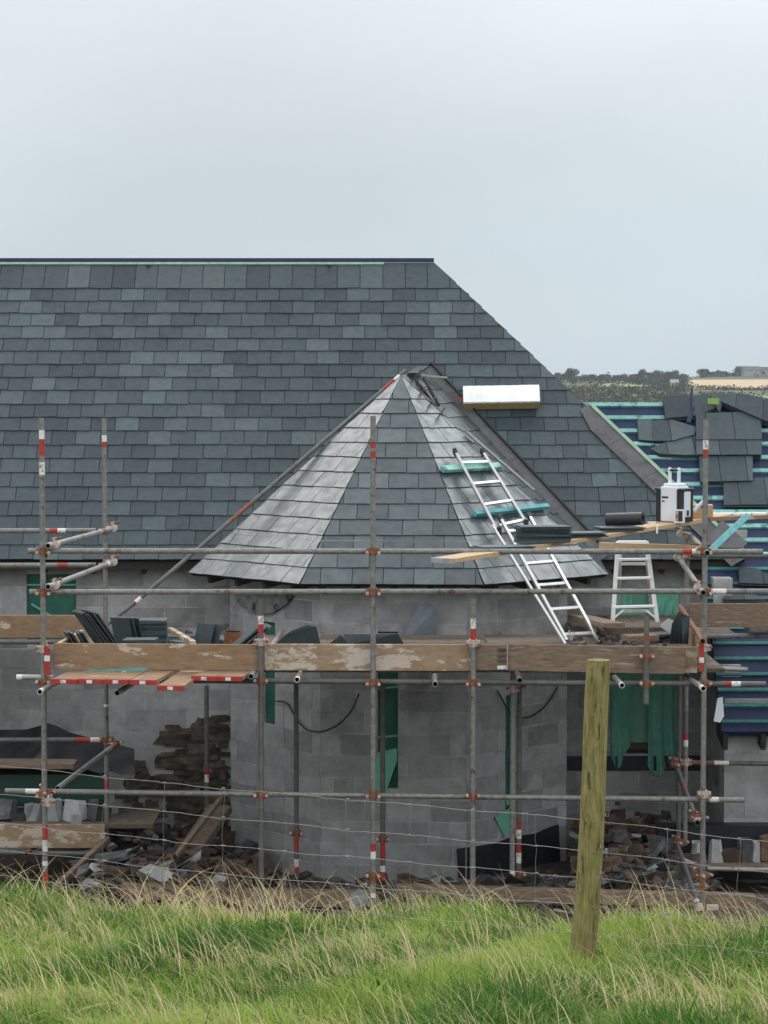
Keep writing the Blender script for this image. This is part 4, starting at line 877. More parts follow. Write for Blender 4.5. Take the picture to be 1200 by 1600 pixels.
# loaded plank
pa = P(690, 876, 19.62); pb = P(1128, 806, 22.9)
pd = (pb - pa).normalized(); mb = MB(); mb.vary(); mb.beam(pa, pb, .225, .038)
plank = mb.build('plank', M['woodnew'], bevel=.003); tag(plank, 'long pale plank resting on the guard rail, carrying slates and a jobsite radio', 'plank')
e = MB(); e.beam(pa - pd * .004, pa + pd * .03, .229, .042); e.build('end_band', M['stonelt'], plank)
pside = pd.cross(Vector((0, 0, 1))).normalized()
def on_plank(t, s=0, h=.02): return pa.lerp(pb, t) + pside * s + Vector((0, 0, h))
def px_on_plank(px):
    best = min(range(1001), key=lambda i: abs(600 + F * (pa.lerp(pb, i / 1000).x) / (pa.lerp(pb, i / 1000).y * math.cos(PITCH) - pa.lerp(pb, i / 1000).z * math.sin(PITCH)) - px)); return best / 1000
def slate_stack(c, n, label, w=.5, l=.25, th=.009, rz=0.0, messy=.02, tilt=0.0, name='slate_stack', group=None):
    mb = MB(); z = 0; ax = Vector((math.cos(rz), math.sin(rz), 0))
    for k in range(n):
        mb.vary(); R = Matrix.Rotation(rz + random.uniform(-1, 1) * messy * 3, 3, 'Z') @ Matrix.Rotation(random.uniform(-.01, .01) + tilt, 3, 'Y')
        t = th * random.uniform(.8, 1.25); mb.box(Vector(c) + Vector((random.uniform(-messy, messy), random.uniform(-messy, messy), z + t / 2)), w, l, t, R, jit=.002); z += t + .0012
    return tag(mb.build(name, M['slate']), label, 'slates', group)
rzp = math.atan2(pd.y, pd.x)
t = px_on_plank(785); slate_stack(on_plank(t, 0, .02), 3, 'thin pair of slates lying on the left end of the long plank', .50, .27, .008, rzp - .5, .02)
t = px_on_plank(848); slate_stack(on_plank(t, 0, .02), 14, 'tall stack of slates on the long plank, beside the ladder', .46, .26, .009, rzp - .7, .014)
t = px_on_plank(905); slate_stack(on_plank(t, 0, .02), 4, 'low stack of slates on the long plank, between the tall stack and the black roll', .46, .26, .009, rzp - .6, .02)
t = px_on_plank(965); slate_stack(on_plank(t, 0, .02), 4, 'low stack of slates on the long plank under the black roll', .44, .26, .009, rzp - .6, .02)
c = on_plank(px_on_plank(978), 0, .02 + .045 + .05); mb = MB(); ax = Vector((1, -.5, .06)).normalized(); mb.tube(c - ax * .19, c + ax * .17, .062, 20, 0, wall=.62, md=1); mb.tube(c - ax * .18, c + ax * .168, .036, 16, 0, wall=.8, md=1)
tag(mb.build('membrane_roll', [M['roll'], M['hole']]), 'short roll of black membrane on top of the slates on the plank', 'roll')
c = on_plank(px_on_plank(1005), .05, .03); mb = MB(); mb.box(c + Vector((.05, .0, .03)), .10, .02, .012); mb.box(c + Vector((.09, 0, -.02)), .018, .02, .11); tag(mb.build('square', M['aluwhite']), 'small white metal bracket lying against the black roll', 'bracket')
def radio():
    t = px_on_plank(1054); c = on_plank(t, 0, .021); root = empty('jobsite_radio', c, label='white and black jobsite radio with a raised handle standing on the long plank', cat='radio')
    R = Matrix.Rotation(-.72, 3, 'Z'); W, Dp, H = .25, .20, .34
    g = lambda x, y, z: c + R @ Vector((x, y, z))
    mb = MB(); mb.box(g(0, 0, H / 2), W - .05, Dp, H, R); mb.box(g(0, 0, H + .012), W - .07, Dp * .7, .03, R); mb.build('body', M['whitep'], root, bevel=.012)
    for s in (-1, 1): mb = MB(); mb.box(g(s * (W / 2 - .005), 0, H / 2 - .01), .045, Dp + .03, H - .02, R); mb.box(g(s * (W / 2 + .01), 0, H - .03), .05, Dp + .035, .03, R); mb.build('side_guard', M['blackp'], root, bevel=.01)
    mb = MB(); mb.box(g(W / 2 + .019, 0, H / 2), .016, .105, H - .09, R); sp_ = mb.build('side_panel', M['whitep'], root, bevel=.01)
    mb = MB(); mb.box(g(W / 2 + .029, 0, .085), .008, .032, .055, R); mb.build('latch', M['blackp'], sp_, bevel=.003)
    for s in (-.55, .45):
        mb = MB(); mb.box(g(s * W * .42, 0, H + .085), .034, .022, .19, R); mb.build('handle_arm', M['whitep'], root, bevel=.008)
    mb = MB(); mb.tube(g(-.50 * W * .42, 0, H + .155), g(.42 * W * .42, 0, H + .155), .013, 12, ends=(False, False)); mb.build('handle_grip', M['blackp'], root)
    # dark lettering too small to read, in two short lines
    mb = MB(); x = -.078
    for k in range(7): w_ = (.011, .006, .009, .007, .010, .006, .008)[k]; mb.box(g(x + w_ / 2, -Dp / 2 - .0015, .235), w_, .003, .016 + .005 * (k % 3 == 0), R); x += w_ + .002
    x = -.078
    for k in range(3): mb.box(g(x + .004, -Dp / 2 - .0015, .198), .008, .003, .013, R); x += .011
    mb.build('lettering', M['blackp'], root)
radio()
c = on_plank(px_on_plank(1044), .13, .02); R = Matrix.Rotation(-.3, 3, 'Z'); root = empty('battery_charger', c, label='small pale framed box with a dark window leaning in front of the jobsite radio', cat='box')
mb = MB()
for (x, z, w, h) in ((-.042, .065, .014, .13), (.042, .065, .014, .13), (0, .007, .07, .014), (0, .123, .07, .014)): mb.box(c + R @ Vector((x, 0, z)), w, .05, h, R)
mb.build('frame', M['whitep'], root); mb = MB(); mb.box(c + R @ Vector((.014, .0, .065)), .042, .035, .101, R); mb.build('window', M['greysh'], root)
mb = MB(); mb.box(c + R @ Vector((-.021, .0, .065)), .027, .036, .101, R); mb.build('panel', M['woodpale'], root)
c = on_plank(px_on_plank(1094), 0, .02); R = Matrix.Rotation(-.1, 3, 'Z'); mb = MB(); mb.box(c + Vector((0, 0, .06)), .24, .2, .13, R); tag(mb.build('box', M['card'], bevel=.004), 'plain brown box on the long plank right of the radio', 'box')
mb = MB(); a = P(1084, 799, 22.3); b = P(1100, 783, 22.3); mb.tube(a, b, .022, 14, 0, wall=.75, md=1); o = mb.build('sealant_tube', [M['whitep'], M['hole']]); tag(o, 'white tube with a black tip slanting up behind the brown box', 'tube')
mb = MB(); mb.tube(P(1096, 793, 22.26), P(1101, 788, 22.26), .012, 10, ends=(False, False)); mb.build('tip', M['blackp'], o)
# support trestle for the plank's far end and the pale timbers around it
mb = MB(); mb.vary(); mb.beam(P(936, 852, 22.7), P(1098, 857, 22.55), .05, .06); tag(mb.build('timber', M['woodnew']), 'pale new timber running level beneath the loaded plank behind the white steps', 'timber')
mb = MB(); mb.vary(); mb.beam(P(1108, 811, 22.5), P(1230, 806, 22.6), .07, .035); tag(mb.build('timber', M['wood']), 'brown timber lying on the guard rails at the right edge beyond the brown box', 'timber')
mb = MB(); mb.beam(P(1104, 866, 20.0), P(1167, 806, 20.9), .055, .04, (.5, -.6, .5)); tag(mb.build('batten', M['turq'], bevel=.003), 'bright turquoise batten slanting up from the corner of the front guard rail at the right', 'batten')
mb = MB(); pts = [P(1090, 830, 24.2), P(1130, 820, 24.3), P(1166, 852, 24.3), P(1158, 866, 24.2), P(1120, 852, 24.1)]
pts = [A.hit(x, y, .07) for x, y in ((1100, 850), (1128, 812), (1168, 848), (1160, 856), (1130, 856))]; mb.hexa([p - A.n * .006 for p in pts], pts); tag(mb.build('lead_offcut', M['lead']), 'grey lead offcut lying over the roof corner behind the turquoise batten', 'lead sheet')
# white foil package on the main slope
def package():
    c0 = A.hit(724, 636, .02); c1 = A.hit(842, 634, .02); root = empty('insulation_block', (c0 + c1) / 2, label='long white topped block of yellow insulation lying on the slates right of the turret tip', cat='insulation')
    L_ = (c1 - c0).length; x = (c1 - c0).normalized(); cen = (c0 + c1) / 2
    dep = .25; h = .12
    g = lambda a, b, c: cen + x * a + A.v * b + A.n * c
    rx = Matrix((x, A.v, A.n)).transposed()
    mb = MB(); mb.box(g(0, dep / 2 - .05, h / 2 + .01), L_, dep, h, rx); mb.build('core', M['foamside'], root)
    mb = MB(); nx = 24; vs = []; fs = []
    for i in range(nx + 1):
        for j, (yy, zz) in enumerate(((-.05 - .004, h * .93 + .01), (-.05, h + .016), (dep * .5 - .05, h + .02), (dep - .05, h + .014))):
            w_ = .0016 * math.sin(i * 2.3 + j) + random.uniform(-.002, .002) if i not in (0, nx) else 0
            vs.append(g(-L_ / 2 - .004 + (L_ + .008) * i / nx, yy, zz + w_ - (.012 * random.random() if j == 0 else 0)))
    for i in range(nx):
        for j in range(3): a = i * 4 + j; fs.append((a, a + 4, a + 5, a + 1))
    mb.raw(vs, fs); mb.build('foil_face', M['foam'], root)
    mb = MB(); mb.beam(g(-L_ / 2 - .10, .02, .11), g(-L_ / 2 + .01, .04, .115), .03, .02); mb.build('strap', M['red'], root)
package()
# ------------------------------------------------------------------ loose slates on the wing roof
def slab(pts, h, th, label, pl=B, m=None, name='slate_stack', cat='slates', n=1, group=None, tilt=0):
    mb = MB()
    for k in range(n):
        ps = [pl.hit(x, y, h) + pl.n * (tilt * i) for i, (x, y) in enumerate(pts)]
        c = sum(ps, Vector()) / len(ps)
        if (ps[1] - ps[0]).cross(ps[2] - ps[1]).dot(pl.n) < 0: ps = ps[::-1]
        j = Vector((random.uniform(-.012, .012), 0, 0)) * k
        mb.vary(); mb.hexa([p - pl.n * (th * (k + 1) + .0015 * k) + j for p in ps], [p - pl.n * (th * k + .0015 * k) + j for p in ps])
    return tag(mb.build(name, m or M['slate']), label, cat, group)
WS = [
 ([(1040, 655), (1036, 620), (1108, 616), (1124, 636), (1092, 650)], .16, 5, 'broad loose slates stacked on the wing roof ridge, left of the others there'),
 ([(1122, 643), (1110, 618), (1133, 612), (1124, 644)], .20, 4, 'narrow loose slate stack standing on the wing roof ridge between two wide ones'),
 ([(1126, 628), (1138, 612), (1215, 626), (1215, 664), (1192, 657)], .24, 6, 'big tilted slab of stacked slates at the right end of the wing roof ridge'),
 ([(998, 688), (996, 655), (1019, 655), (1020, 690)], .12, 4, 'small upright stack of slates near the valley lead on the wing roof'),
 ([(1020, 690), (1019, 658), (1050, 656), (1088, 668), (1085, 680), (1050, 690)], .14, 4, 'pointed spread of slates on the wing roof, below the ridge and left of the upright'),
 ([(1016, 702), (1050, 686), (1098, 678), (1100, 712), (1066, 712), (1030, 710)], .12, 3, 'fan of slates on the wing roof pointing down at the valley lead'),
 ([(1088, 712), (1087, 646), (1162, 644), (1190, 656), (1190, 712)], .20, 6, 'largest spread of stacked slates in the middle of the wing roof, behind the upright'),
 ([(1094, 754), (1092, 708), (1176, 708), (1176, 752)], .16, 4, 'spread of slates in the middle of the wing roof, just beneath the largest one'),
 ([(1131, 790), (1130, 749), (1215, 746), (1215, 790)], .13, 5, 'wide squared stack of slates on the lower wing roof at the right edge'),
 ([(1155, 912), (1154, 886), (1180, 888), (1215, 905), (1215, 914)], .12, 3, 'wedge of slates on the wing roof below the guard rails at the right edge'),
 ([(1128, 938), (1134, 928), (1180, 930), (1200, 938)], .10, 3, 'thin pile of slates behind the right toe board'),
]
def hull(p):
    p = sorted(p); lo = []; up_ = []
    cr_ = lambda o, a, b: (a[0] - o[0]) * (b[1] - o[1]) - (a[1] - o[1]) * (b[0] - o[0])
    for q in p:
        while len(lo) > 1 and cr_(lo[-2], lo[-1], q) <= 0: lo.pop()
        lo.append(q)
    for q in reversed(p):
        while len(up_) > 1 and cr_(up_[-2], up_[-1], q) <= 0: up_.pop()
        up_.append(q)
    return lo[:-1] + up_[:-1]
for i_, (pts, h, n, lab) in enumerate(WS):
    # real slates lying in loose overlapping rows, each pile with its own slight turn
    an = (.03, -.2, -.16, .02, .04, .10, .0, .01, .0, .05, .05)[i_] ; h = h * .5
    Q = Plane(B.at(0, 0, h), B.u * math.cos(an) + B.v * math.sin(an), -B.u * math.sin(an) + B.v * math.cos(an))
    hl = hull([Q.uv(Q.hit(x, y)) for x, y in pts]); v0 = min(p[1] for p in hl); v1 = max(p[1] for p in hl); mb = MB()
    slates(mb, Q, hl, v0, v1, .225, .30, t=.010, umin=min(p[0] for p in hl) - .05 * (i_ % 3), jit=.8)
    for k in range(1, n):
        mb.vary(); f_ = .97 - .02 * random.random(); cx = sum(p[0] for p in hl) / len(hl); cy = sum(p[1] for p in hl) / len(hl); ox = random.uniform(-.015, .015); oy = random.uniform(-.02, .0)
        q = [(cx + (p[0] - cx) * f_ + ox, cy + (p[1] - cy) * f_ + oy) for p in hl]; mb.hexa([Q.at(*p, -.013 * k - .006) for p in q], [Q.at(*p, -.013 * k + .003) for p in q])
    tag(mb.build('slate_stack', M['slate']), lab, 'slates')
mb = MB(); mb.tube(B.hit(1080, 640, .25), B.hit(1081, 606, .35), .012, 8, ends=(False, False)); mb.beam(B.hit(1076, 660, .2), B.hit(1082, 636, .26), .05, .02); tag(mb.build('roofing_tool', M['navy']), 'thin dark blue slater tool standing up among the slates on the wing roof ridge', 'tool')
slab([(1106, 631), (1106, 622), (1124, 622), (1123, 632)], .21, .02, 'short yellow green batten showing between the slates on the wing roof ridge', m=M['pasture'], name='batten', cat='batten')
# ------------------------------------------------------------------ slates and rubble on the deck
def leaning(px, py0, py1, d, n, w, label, lean=.35, rz=0.2, th=.012, step=.035, name='slate_stack'):
    """slates stood on edge, leaning right to left; foot at py0, top at py1"""
    z0 = zd; h = PZ(py1, d) - z0; mb = MB()
    for k in range(n):
        mb.vary(); R = Matrix.Rotation(rz + random.uniform(-.05, .05), 3, 'Z') @ Matrix.Rotation(lean + random.uniform(-.03, .03), 3, 'Y')
        hh = (h / math.cos(lean)) * random.uniform(.93, 1.0); c = Vector((PX(px, py0, d) + k * step, d + k * .01, z0)) + R @ Vector((0, 0, hh / 2)); mb.box(c, th, w, hh, R, jit=.003)
    return tag(mb.build(name, M['slate']), label, 'slates')
leaning(196, 1003, 951, 20.75, 5, .30, 'bundle of long slates leaning steeply on the deck at the toe board\'s left end', lean=-.62, rz=.45, step=-.035)
leaning(150, 1003, 985, 20.9, 4, .25, 'short slates leaning under the big bundle at the left end of the deck', lean=-.5, rz=.3, step=-.05)
leaning(197, 1003, 962, 21.4, 3, .25, 'dark slates standing behind the big leaning bundle on the deck', lean=-.25, rz=.8, step=.05)
slate_stack((PX(231, 985, 21.6), 21.6, zd), 26, 'tall dark block of stacked slates on the deck, back one of the two squared stacks', .36, .25, .0095, .05, .004)
slate_stack((PX(220, 995, 20.9), 20.9, zd), 16, 'lower squared stack of slates on the deck in front of the tall dark one', .30, .22, .0095, -.05, .004)
for k, (px, d, n, lab) in enumerate(((272, 22.4, 4, 'thin flat pile of slates at the back of the deck near the left wall'), (255, 21.3, 3, 'few flat slates on the deck right of the squared stacks'), (300, 22.0, 5, 'flat pile of slates in the middle of the left part of the deck'))):
    slate_stack((PX(px, 985, d), d, zd), n, lab, .45, .27, .01, .3 * k, .05)
mb = MB(); mb.vary(); mb.beam(P(266, 983, 21.4), P(302, 1004, 20.7), .05, .03); tag(mb.build('timber', M['woodpale']), 'short timber offcut slanting on the deck between the slate piles', 'timber')
leaning(312, 1003, 975, 21.2, 2, .22, 'dark broken slates standing up on the deck left of the rusty can', lean=.3, rz=.9, step=.07)
leaning(345, 1003, 978, 21.0, 3, .28, 'broken slates lying against the rusty can on the deck', lean=.9, rz=.2, step=.05)
c = Vector((PX(364, 985, 21.6), 21.6, zd)); mb = MB(); mb.tube(c, c + Vector((0, 0, .17)), .085, 20, 0, wall=.92, md=1, ends=(False, True)); tag(mb.build('rusty_can', [M['rust'], M['hole']]), 'open rusty can on the deck beside the turret wall', 'can')
def shard(pts, d0, label, th=.02, m='slate', name='broken_slate', cat='slate'):
    ps = [P(x, y, d0 + i * .03) for i, (x, y) in enumerate(pts)]; mb = MB(); mb.vary(.15, .5, .5)
    if (ps[1] - ps[0]).cross(ps[2] - ps[1]).y > 0: ps = ps[::-1]
    mb.hexa([p + Vector((0, th, 0)) for p in ps], ps); tag(mb.build(name, M[m]), label, cat)
shard([(430, 1007), (446, 992), (456, 985), (470, 980), (480, 976), (494, 979), (501, 1007)], 20.9, 'large dark broken slate on the deck, between the short left upright and the centre upright')
shard([(512, 1008), (532, 992), (548, 1008)], 20.8, 'small triangular dark slate peeping above the toe board left of the centre upright')
shard([(538, 1008), (538, 991), (560, 990), (622, 990), (632, 1008)], 21.5, 'low dark green slab lying behind the toe board at the centre upright')
shard([(629, 1008), (634, 985), (645, 962), (655, 946), (672, 944), (683, 948), (683, 1008)], 22.9, 'tall blue grey slate slab leaning against the turret wall right of the centre upright', th=.03, m='bluegrey')
for k in range(4):
    shard([(1046 + 7 * k, 1006), (1050 + 5 * k, 975 - 2 * k), (1062 + 4 * k, 954 + 3 * k), (1066 + 4 * k, 962), (1062 + 4.5 * k, 1006)], 20.7 - .09 * k, 'upright slate, %s of the four on edge at the deck end' % ('leftmost', 'second from left', 'third from left', 'rightmost')[k], th=.012, name='slate')
mb = MB(); mb.vary(); mb.beam((PX(908, 985, 23.4), 23.7, zd + .10), P(960, 977, 21.6), .2, .04); tag(mb.build('timber', M['wooddark']), 'weathered board lying on the deck behind the foot of the long ladder', 'timber')
mb = MB(); mb.vary(); mb.box(P(1000, 996, 21.3), .30, .2, .05, Matrix.Rotation(.3, 3, 'Z')); tag(mb.build('timber', M['wooddark']), 'short weathered timber block behind the toe board below the white steps', 'timber')
slate_stack((PX(1034, 985, 22.4), 22.4, zd), 6, 'flat pile of pale slates on the deck right of the white steps', .4, .25, .012, .4, .05)
slab([(1030, 978), (1044, 966), (1058, 972), (1050, 992)], 0, .02, 'pale stone slab tilted on the deck beside the upright slates', pl=Plane((0, 22.2, 0), (1, 0, 0), (0, .3, 1)), m=M['stonelt'], name='stone_slab', cat='stone')
random.seed(77)
mb = MB()
for _ in range(150):
    px = random.choice((random.uniform(255, 350), random.uniform(895, 1050), random.uniform(950, 1050))); d = random.uniform(20.6, 23.0); mb.vary()
    s = random.uniform(.04, .16); mb.rock((PX(px, 990, d), d, zd + .02), s, s * .7, random.uniform(.02, .06))
tag(mb.build('deck_rubble', M['rubble']), 'loose chips of slate and mortar strewn over the scaffold deck', 'rubble', kind='stuff')
# ------------------------------------------------------------------ things below the deck
mb = MB(); nx, ny = 26, 8; vs = []; fs = []
for j in range(ny + 1):
    for i in range(nx + 1):
        u = i / nx; v = j / ny; px = -60 + 270 * u; rid = 1140 + 30 * max(0, (u - .56) / .44) ** 1.0 - (10 * max(0, 1 - abs(u - .5) * 8)) - 0
        py = rid + (1192 + 18 * u - rid) * v + 2.5 * math.sin(i * 1.9) * v; d = 24.2 - 1.0 * v + .08 * math.sin(i * 1.1 + j)
        vs.append(P(px, py, d))
for j in range(ny):
    for i in range(nx): a = j * (nx + 1) + i; fs.append((a + 1, a, a + nx + 1, a + nx + 2))
mb.raw(vs, fs, 0, True); tag(mb.build('tarpaulin', M['tarp']), 'black tarpaulin draped over a heap against the lower left wall', 'tarpaulin')
mb = MB(); mb.vary(.2); mb.beam(P(-40, 1192, 23.0), P(118, 1194, 23.0), .3, .05); tag(mb.build('timber', M['wooddark']), 'dull brown board beneath the hem of the black tarpaulin', 'timber')
mb = MB(); mb.box(P(20, 1232, 24.0), 1.9, .8, .35); 
o = MB(); o.box(P(30, 1235, 23.2), 1.75, .05, .30, jit=.02); tag(o.build('sheeting', M['darkmesh']), 'dark green sheeting hanging below the board at the lower left', 'sheeting')
zs = PZ(1288, D1 - .1)
blocks = [(8, 1268, .3, .2, 'dark'), (50, 1270, .20, .17, ''), (80, 1266, .26, .20, ''), (118, 1268, .28, .2, ''), (30, 1258, .3, .08, 'flat'), (150, 1264, .22, .2, '')]
labs = ['dark stone at the left edge of the picture on the lower board', 'rounded grey stone on the lower board, left of the first upright', 'grey block behind the first upright on the lower board', 'broad grey block on the lower board, right of the first upright', 'flat slab lying behind the stones on the lower board at the left', 'dark squared stone at the right end of the lower board']
for (px, py, w, h, _), lab in zip(blocks, labs):
    mb = MB(); mb.vary(); mb.rock((PX(px, py, 22.9), 22.95, zs + h * .45), w, .25, h, rz=random.uniform(-.3, .3)); tag(mb.build('stone', M['stonelt'] if 'grey' in lab else M['rubble']), lab, 'stone')
mb = MB(); mb.box(P(119, 1279, 22.62), .095, .09, .10, Matrix.Rotation(.4, 3, 'Z')); tag(mb.build('block_offcut', M['stonelt'], bevel=.004), 'small pale cube of block standing on the edge of the lower board', 'block')
mb = MB(); mb.box((PX(60, 1285, 23.1), 23.15, zs - .02), 2.4, .9, .04); tag(mb.build('scaffold_board', M['deck']), 'lower scaffold board carrying the row of stones at the left', 'scaffold board')
for (a, b, d0, d1, w, m, lab) in (((86, 1388), (168, 1312), 21.6, 22.6, .06, 'wooddark', 'weathered timber prop slanting down from the lower board into the grass at the left'),
    ((250, 1370), (347, 1246), 22.2, 23.6, .05, 'wooddark', 'long thin timber slanting up towards the left edge of the turret wall'),
    ((282, 1352), (345, 1262), 23.0, 23.8, .26, 'deck', 'wide dark plank slanting behind the thin timber near the turret foot'),
    ((380, 1402), (580, 1404), 20.6, 20.6, .14, 'wooddark', 'heavy brown log lying along the top of the grass bank before the turret'),
    ((620, 1392), (1180, 1408), 20.9, 20.7, .12, 'wooddark', 'long brown timber lying on the ground along the right part of the grass bank'),
    ((190, 1390), (380, 1402), 20.9, 20.7, .12, 'rubbleb', 'short brown timber lying on the ground left of the log')):
    mb = MB(); mb.vary(); mb.beam(P(*a, d0), P(*b, d1), w, w * (.3 if w > .2 else 1)); tag(mb.build('timber', M[m], bevel=.006), lab, 'timber')
shard([(545, 1420), (548, 1398), (562, 1390), (580, 1400), (582, 1424)], 20.45, 'pale grey stone slab standing before the log at the grass edge', th=.05, m='stonelt', name='stone', cat='stone')
shard([(116, 1372), (122, 1356), (138, 1349), (139, 1358), (130, 1372)], 21.6, 'light blue grey slate piece leaning in the rubble right of the first upright', m='stonelt', th=.015)
shard([(172, 1282), (175, 1262), (185, 1263), (184, 1280)], 23.2, 'small pale block standing between the left uprights in the lower rubble', m='stonelt', th=.06, name='stone', cat='stone')
# rubble heaps
def heap(name, label, n, reg, m, smin, smax, flat=.35):
    mb = MB()
    for _ in range(n):
        px = random.uniform(reg[0], reg[1]); d = random.uniform(reg[2], reg[3]); x = PX(px, 1380, d); top = reg[4](px, d); g = ground_z(x, d); z = g + (top - g) * random.random() ** .6 if top > g else g
        s = random.uniform(smin, smax) * random.choice((.6, 1, 1)); mb.vary(); 
        if flat < .35 and random.random() < .75: mb.box((x, d, z), s * 1.2, s * random.uniform(.4, .8), random.uniform(.012, .04), Matrix.Rotation(random.uniform(0, 6.3), 3, 'Z') @ Matrix.Rotation(random.gauss(0, .38), 3, 'X') @ Matrix.Rotation(random.gauss(0, .25), 3, 'Y'), random.choice((0, 0, 0, 0, 0, 1, 1, 1, 2)), jit=s * .12)
        else: mb.rock((x, d, z), s, s * random.uniform(.5, .9), s * random.uniform(flat * .5, flat * 1.3), random.choice((0, 0, 0, 0, 1)))
    tag(mb.build(name, [m, M['rubbleb'] if m == M['rubble'] else M['rubble'], M['stonelt']]), label, 'rubble', kind='stuff')
bump = lambda c, w, h: (lambda px, d: -4.75 + h * math.exp(-((px - c) / w) ** 2) - .1)
heap('slate_rubble', 'heap of broken grey slate on the ground between the left uprights', 420, (120, 370, 21.2, 24.4, bump(200, 90, .36)), M['rubble'], .07, .26, .2)
heap('stone_rubble', 'brown stones and earth heaped at the left foot of the turret', 180, (200, 420, 21.5, 24.0, bump(240, 120, .24)), M['rubbleb'], .06, .26, .3)
heap('slate_rubble', 'low litter of broken slate along the foot of the turret wall', 420, (340, 900, 20.7, 22.9, bump(600, 300, -.08)), M['rubble'], .08, .28, .25)
heap('brick_rubble', 'reddish brick and stone bits along the foot of the turret wall', 200, (340, 900, 20.7, 22.9, bump(600, 300, -.08)), M['rubbleb'], .06, .2, .5)
heap('stone_rubble', 'large brown heap of stones behind the fence post at the lower right', 520, (898, 1095, 21.5, 24.6, bump(970, 110, .36)), M['rubbleb'], .06, .24, .4)
heap('slate_rubble', 'grey slate and stone pieces over the heap at the lower right', 300, (900, 1105, 21.0, 24.0, bump(980, 110, .30)), M['rubble'], .08, .30, .2)
mb = MB()
for k in range(7): mb.rock((PX(380, 1360, 22.4) + random.uniform(-.25, .25), 22.4 + random.uniform(-.2, .2), -4.85 + random.uniform(0, .2)), .22, .18, .12)
tag(mb.build('stone_rubble', M['rubbleb']), 'small pile of orange brown stones at the left corner of the turret', 'rubble', kind='stuff')
mb = MB()
for k in range(3): mb.rock((PX(430, 1370, 22.2) + .14 * k - .1, 22.2, -4.85 + .05 * k), .25, .2, .14)
# shelf with odds and ends at the lower right
zsh = PZ(1346, 22.9)
mb = MB(); mb.vary(.2); mb.box((PX(1190, 1346, 22.9) + .1, 22.95, zsh - .02), 1.5, .5, .04); tag(mb.build('scaffold_board', M['wooddark']), 'dark board forming a low shelf at the right edge above the black gap', 'scaffold board')
its = [(1090, .12, .20, 'stonelt', 'pale flat stone at the left end of the low shelf'), (1118, .11, .22, 'stonelt', 'light blue grey block second from the left on the low shelf'), (1140, .22, .12, 'rubbleb', 'wide rust brown stone on the low shelf'), (1165, .14, .24, 'rubble', 'tall dark stone topped with white on the low shelf'), (1182, .09, .2, 'stonelt', 'narrow pale stone near the right end of the low shelf'), (1196, .12, .26, 'rubbleb', 'orange brown brick at the right end of the low shelf')]
for px, w, h, m, lab in its: mb = MB(); mb.vary(); mb.rock((PX(px, 1330, 22.9), 22.9, zsh + h * .47), w * 1.5, .16, h, rz=random.uniform(-.2, .2)); tag(mb.build('stone', M[m]), lab, 'stone')
mb = MB(); mb.box((PX(1180, 1385, 23.2) , 23.25, -4.75), 2.0, .2, .55); tag(mb.build('shelf_shade_block', M['tar']), 'black block standing in for the dark shaded gap beneath the low shelf', 'dark gap')  # black box painted in for the shadow below the shelf

# ------------------------------------------------------------------ fence
def fd(px): return 11.85 - (px / 1200.0) * 2.0       # fence line comes nearer towards the right
post = empty('fence_post', P(909, 1486, 10.3), label='mossy green round timber fence post leaning slightly, in front of the scaffold', cat='fence post')
d = 10.27; a = P(910, 1500, d); b = P(938, 1031, d); mb = MB(); vs = []; fs = []; n = 20; rows = 40
for j in range(rows + 1):
    t = j / rows; c = a.lerp(b, t) + Vector((.006 * math.sin(t * 5), .004 * math.sin(t * 9), 0)); rr = .0585 - .006 * t
    if j == rows: rr *= .94
    for k in range(n): an = 2 * math.pi * k / n; r_ = rr * (1 + .03 * math.sin(3 * an + t * 4) + .018 * math.sin(7 * an + t * 13) + random.uniform(-.008, .008)); vs.append(c + Vector((math.cos(an) * r_, math.sin(an) * r_, 0)))
for j in range(rows):
    for k in range(n): fs.append((j * n + k, j * n + (k + 1) % n, (j + 1) * n + (k + 1) % n, (j + 1) * n + k))
mb.raw(vs, fs, 0, True); mb.raw([v for v in vs[-n:]], [tuple(range(n))]); mb.build('shaft', M['post'], post)
for py in (1281, 1330, 1371, 1417): mb = MB(); c = P(948 if py < 1300 else 940, py - 6, d - .055); mb.path([c + Vector((-.006, 0, .012)), c + Vector((-.006, -.008, 0)), c + Vector((.006, -.008, 0)), c + Vector((.006, 0, .012))], .002, 5); mb.build('staple', M['wire'], post)
net = empty('wire_fence', P(600, 1500, fd(600)), label='rusting galvanised stock netting strung level across the picture in front of the scaffold', cat='wire fence')
wires = [((-60, 1190), (300, 1228), (600, 1254), (930, 1282), (1260, 1324)), ((-60, 1234), (300, 1273), (600, 1302), (930, 1330), (1260, 1372)), ((-60, 1280), (300, 1318), (600, 1344), (930, 1373), (1260, 1412)), ((-60, 1320), (300, 1362), (600, 1388), (930, 1417), (1260, 1452)), ((-60, 1362), (300, 1402), (600, 1430), (930, 1460), (1260, 1496))]
def wy(w, px):
    for (x0, y0), (x1, y1) in zip(w, w[1:]):
        if x0 <= px <= x1: t = (px - x0) / (x1 - x0); return y0 + (y1 - y0) * t
vx_ = [-30, 68, 163, 257, 349, 445, 543, 640, 739, 838, 942, 1042, 1155, 1262]
for w in wires:
    pts = []
    for i in range(0, 166):
        px = -60 + i * 8; px = min(px, 1260); kn = math.sin(px * .033 + w[0][1]) * 1.2 + (1.3 if any(abs(px - q) < 6 for q in vx_) else 0) * (1 if w[0][1] % 4 else -1) + random.uniform(-.35, .35); pts.append(P(px, wy(w, px) + kn, (fd(px) if px < 880 or px > 990 else d - .062 + (fd(px) - fd(930)) * .9)))
    mb = MB(); mb.path(pts, .0014, 5); mb.build('line_wire', M['wire'], net)
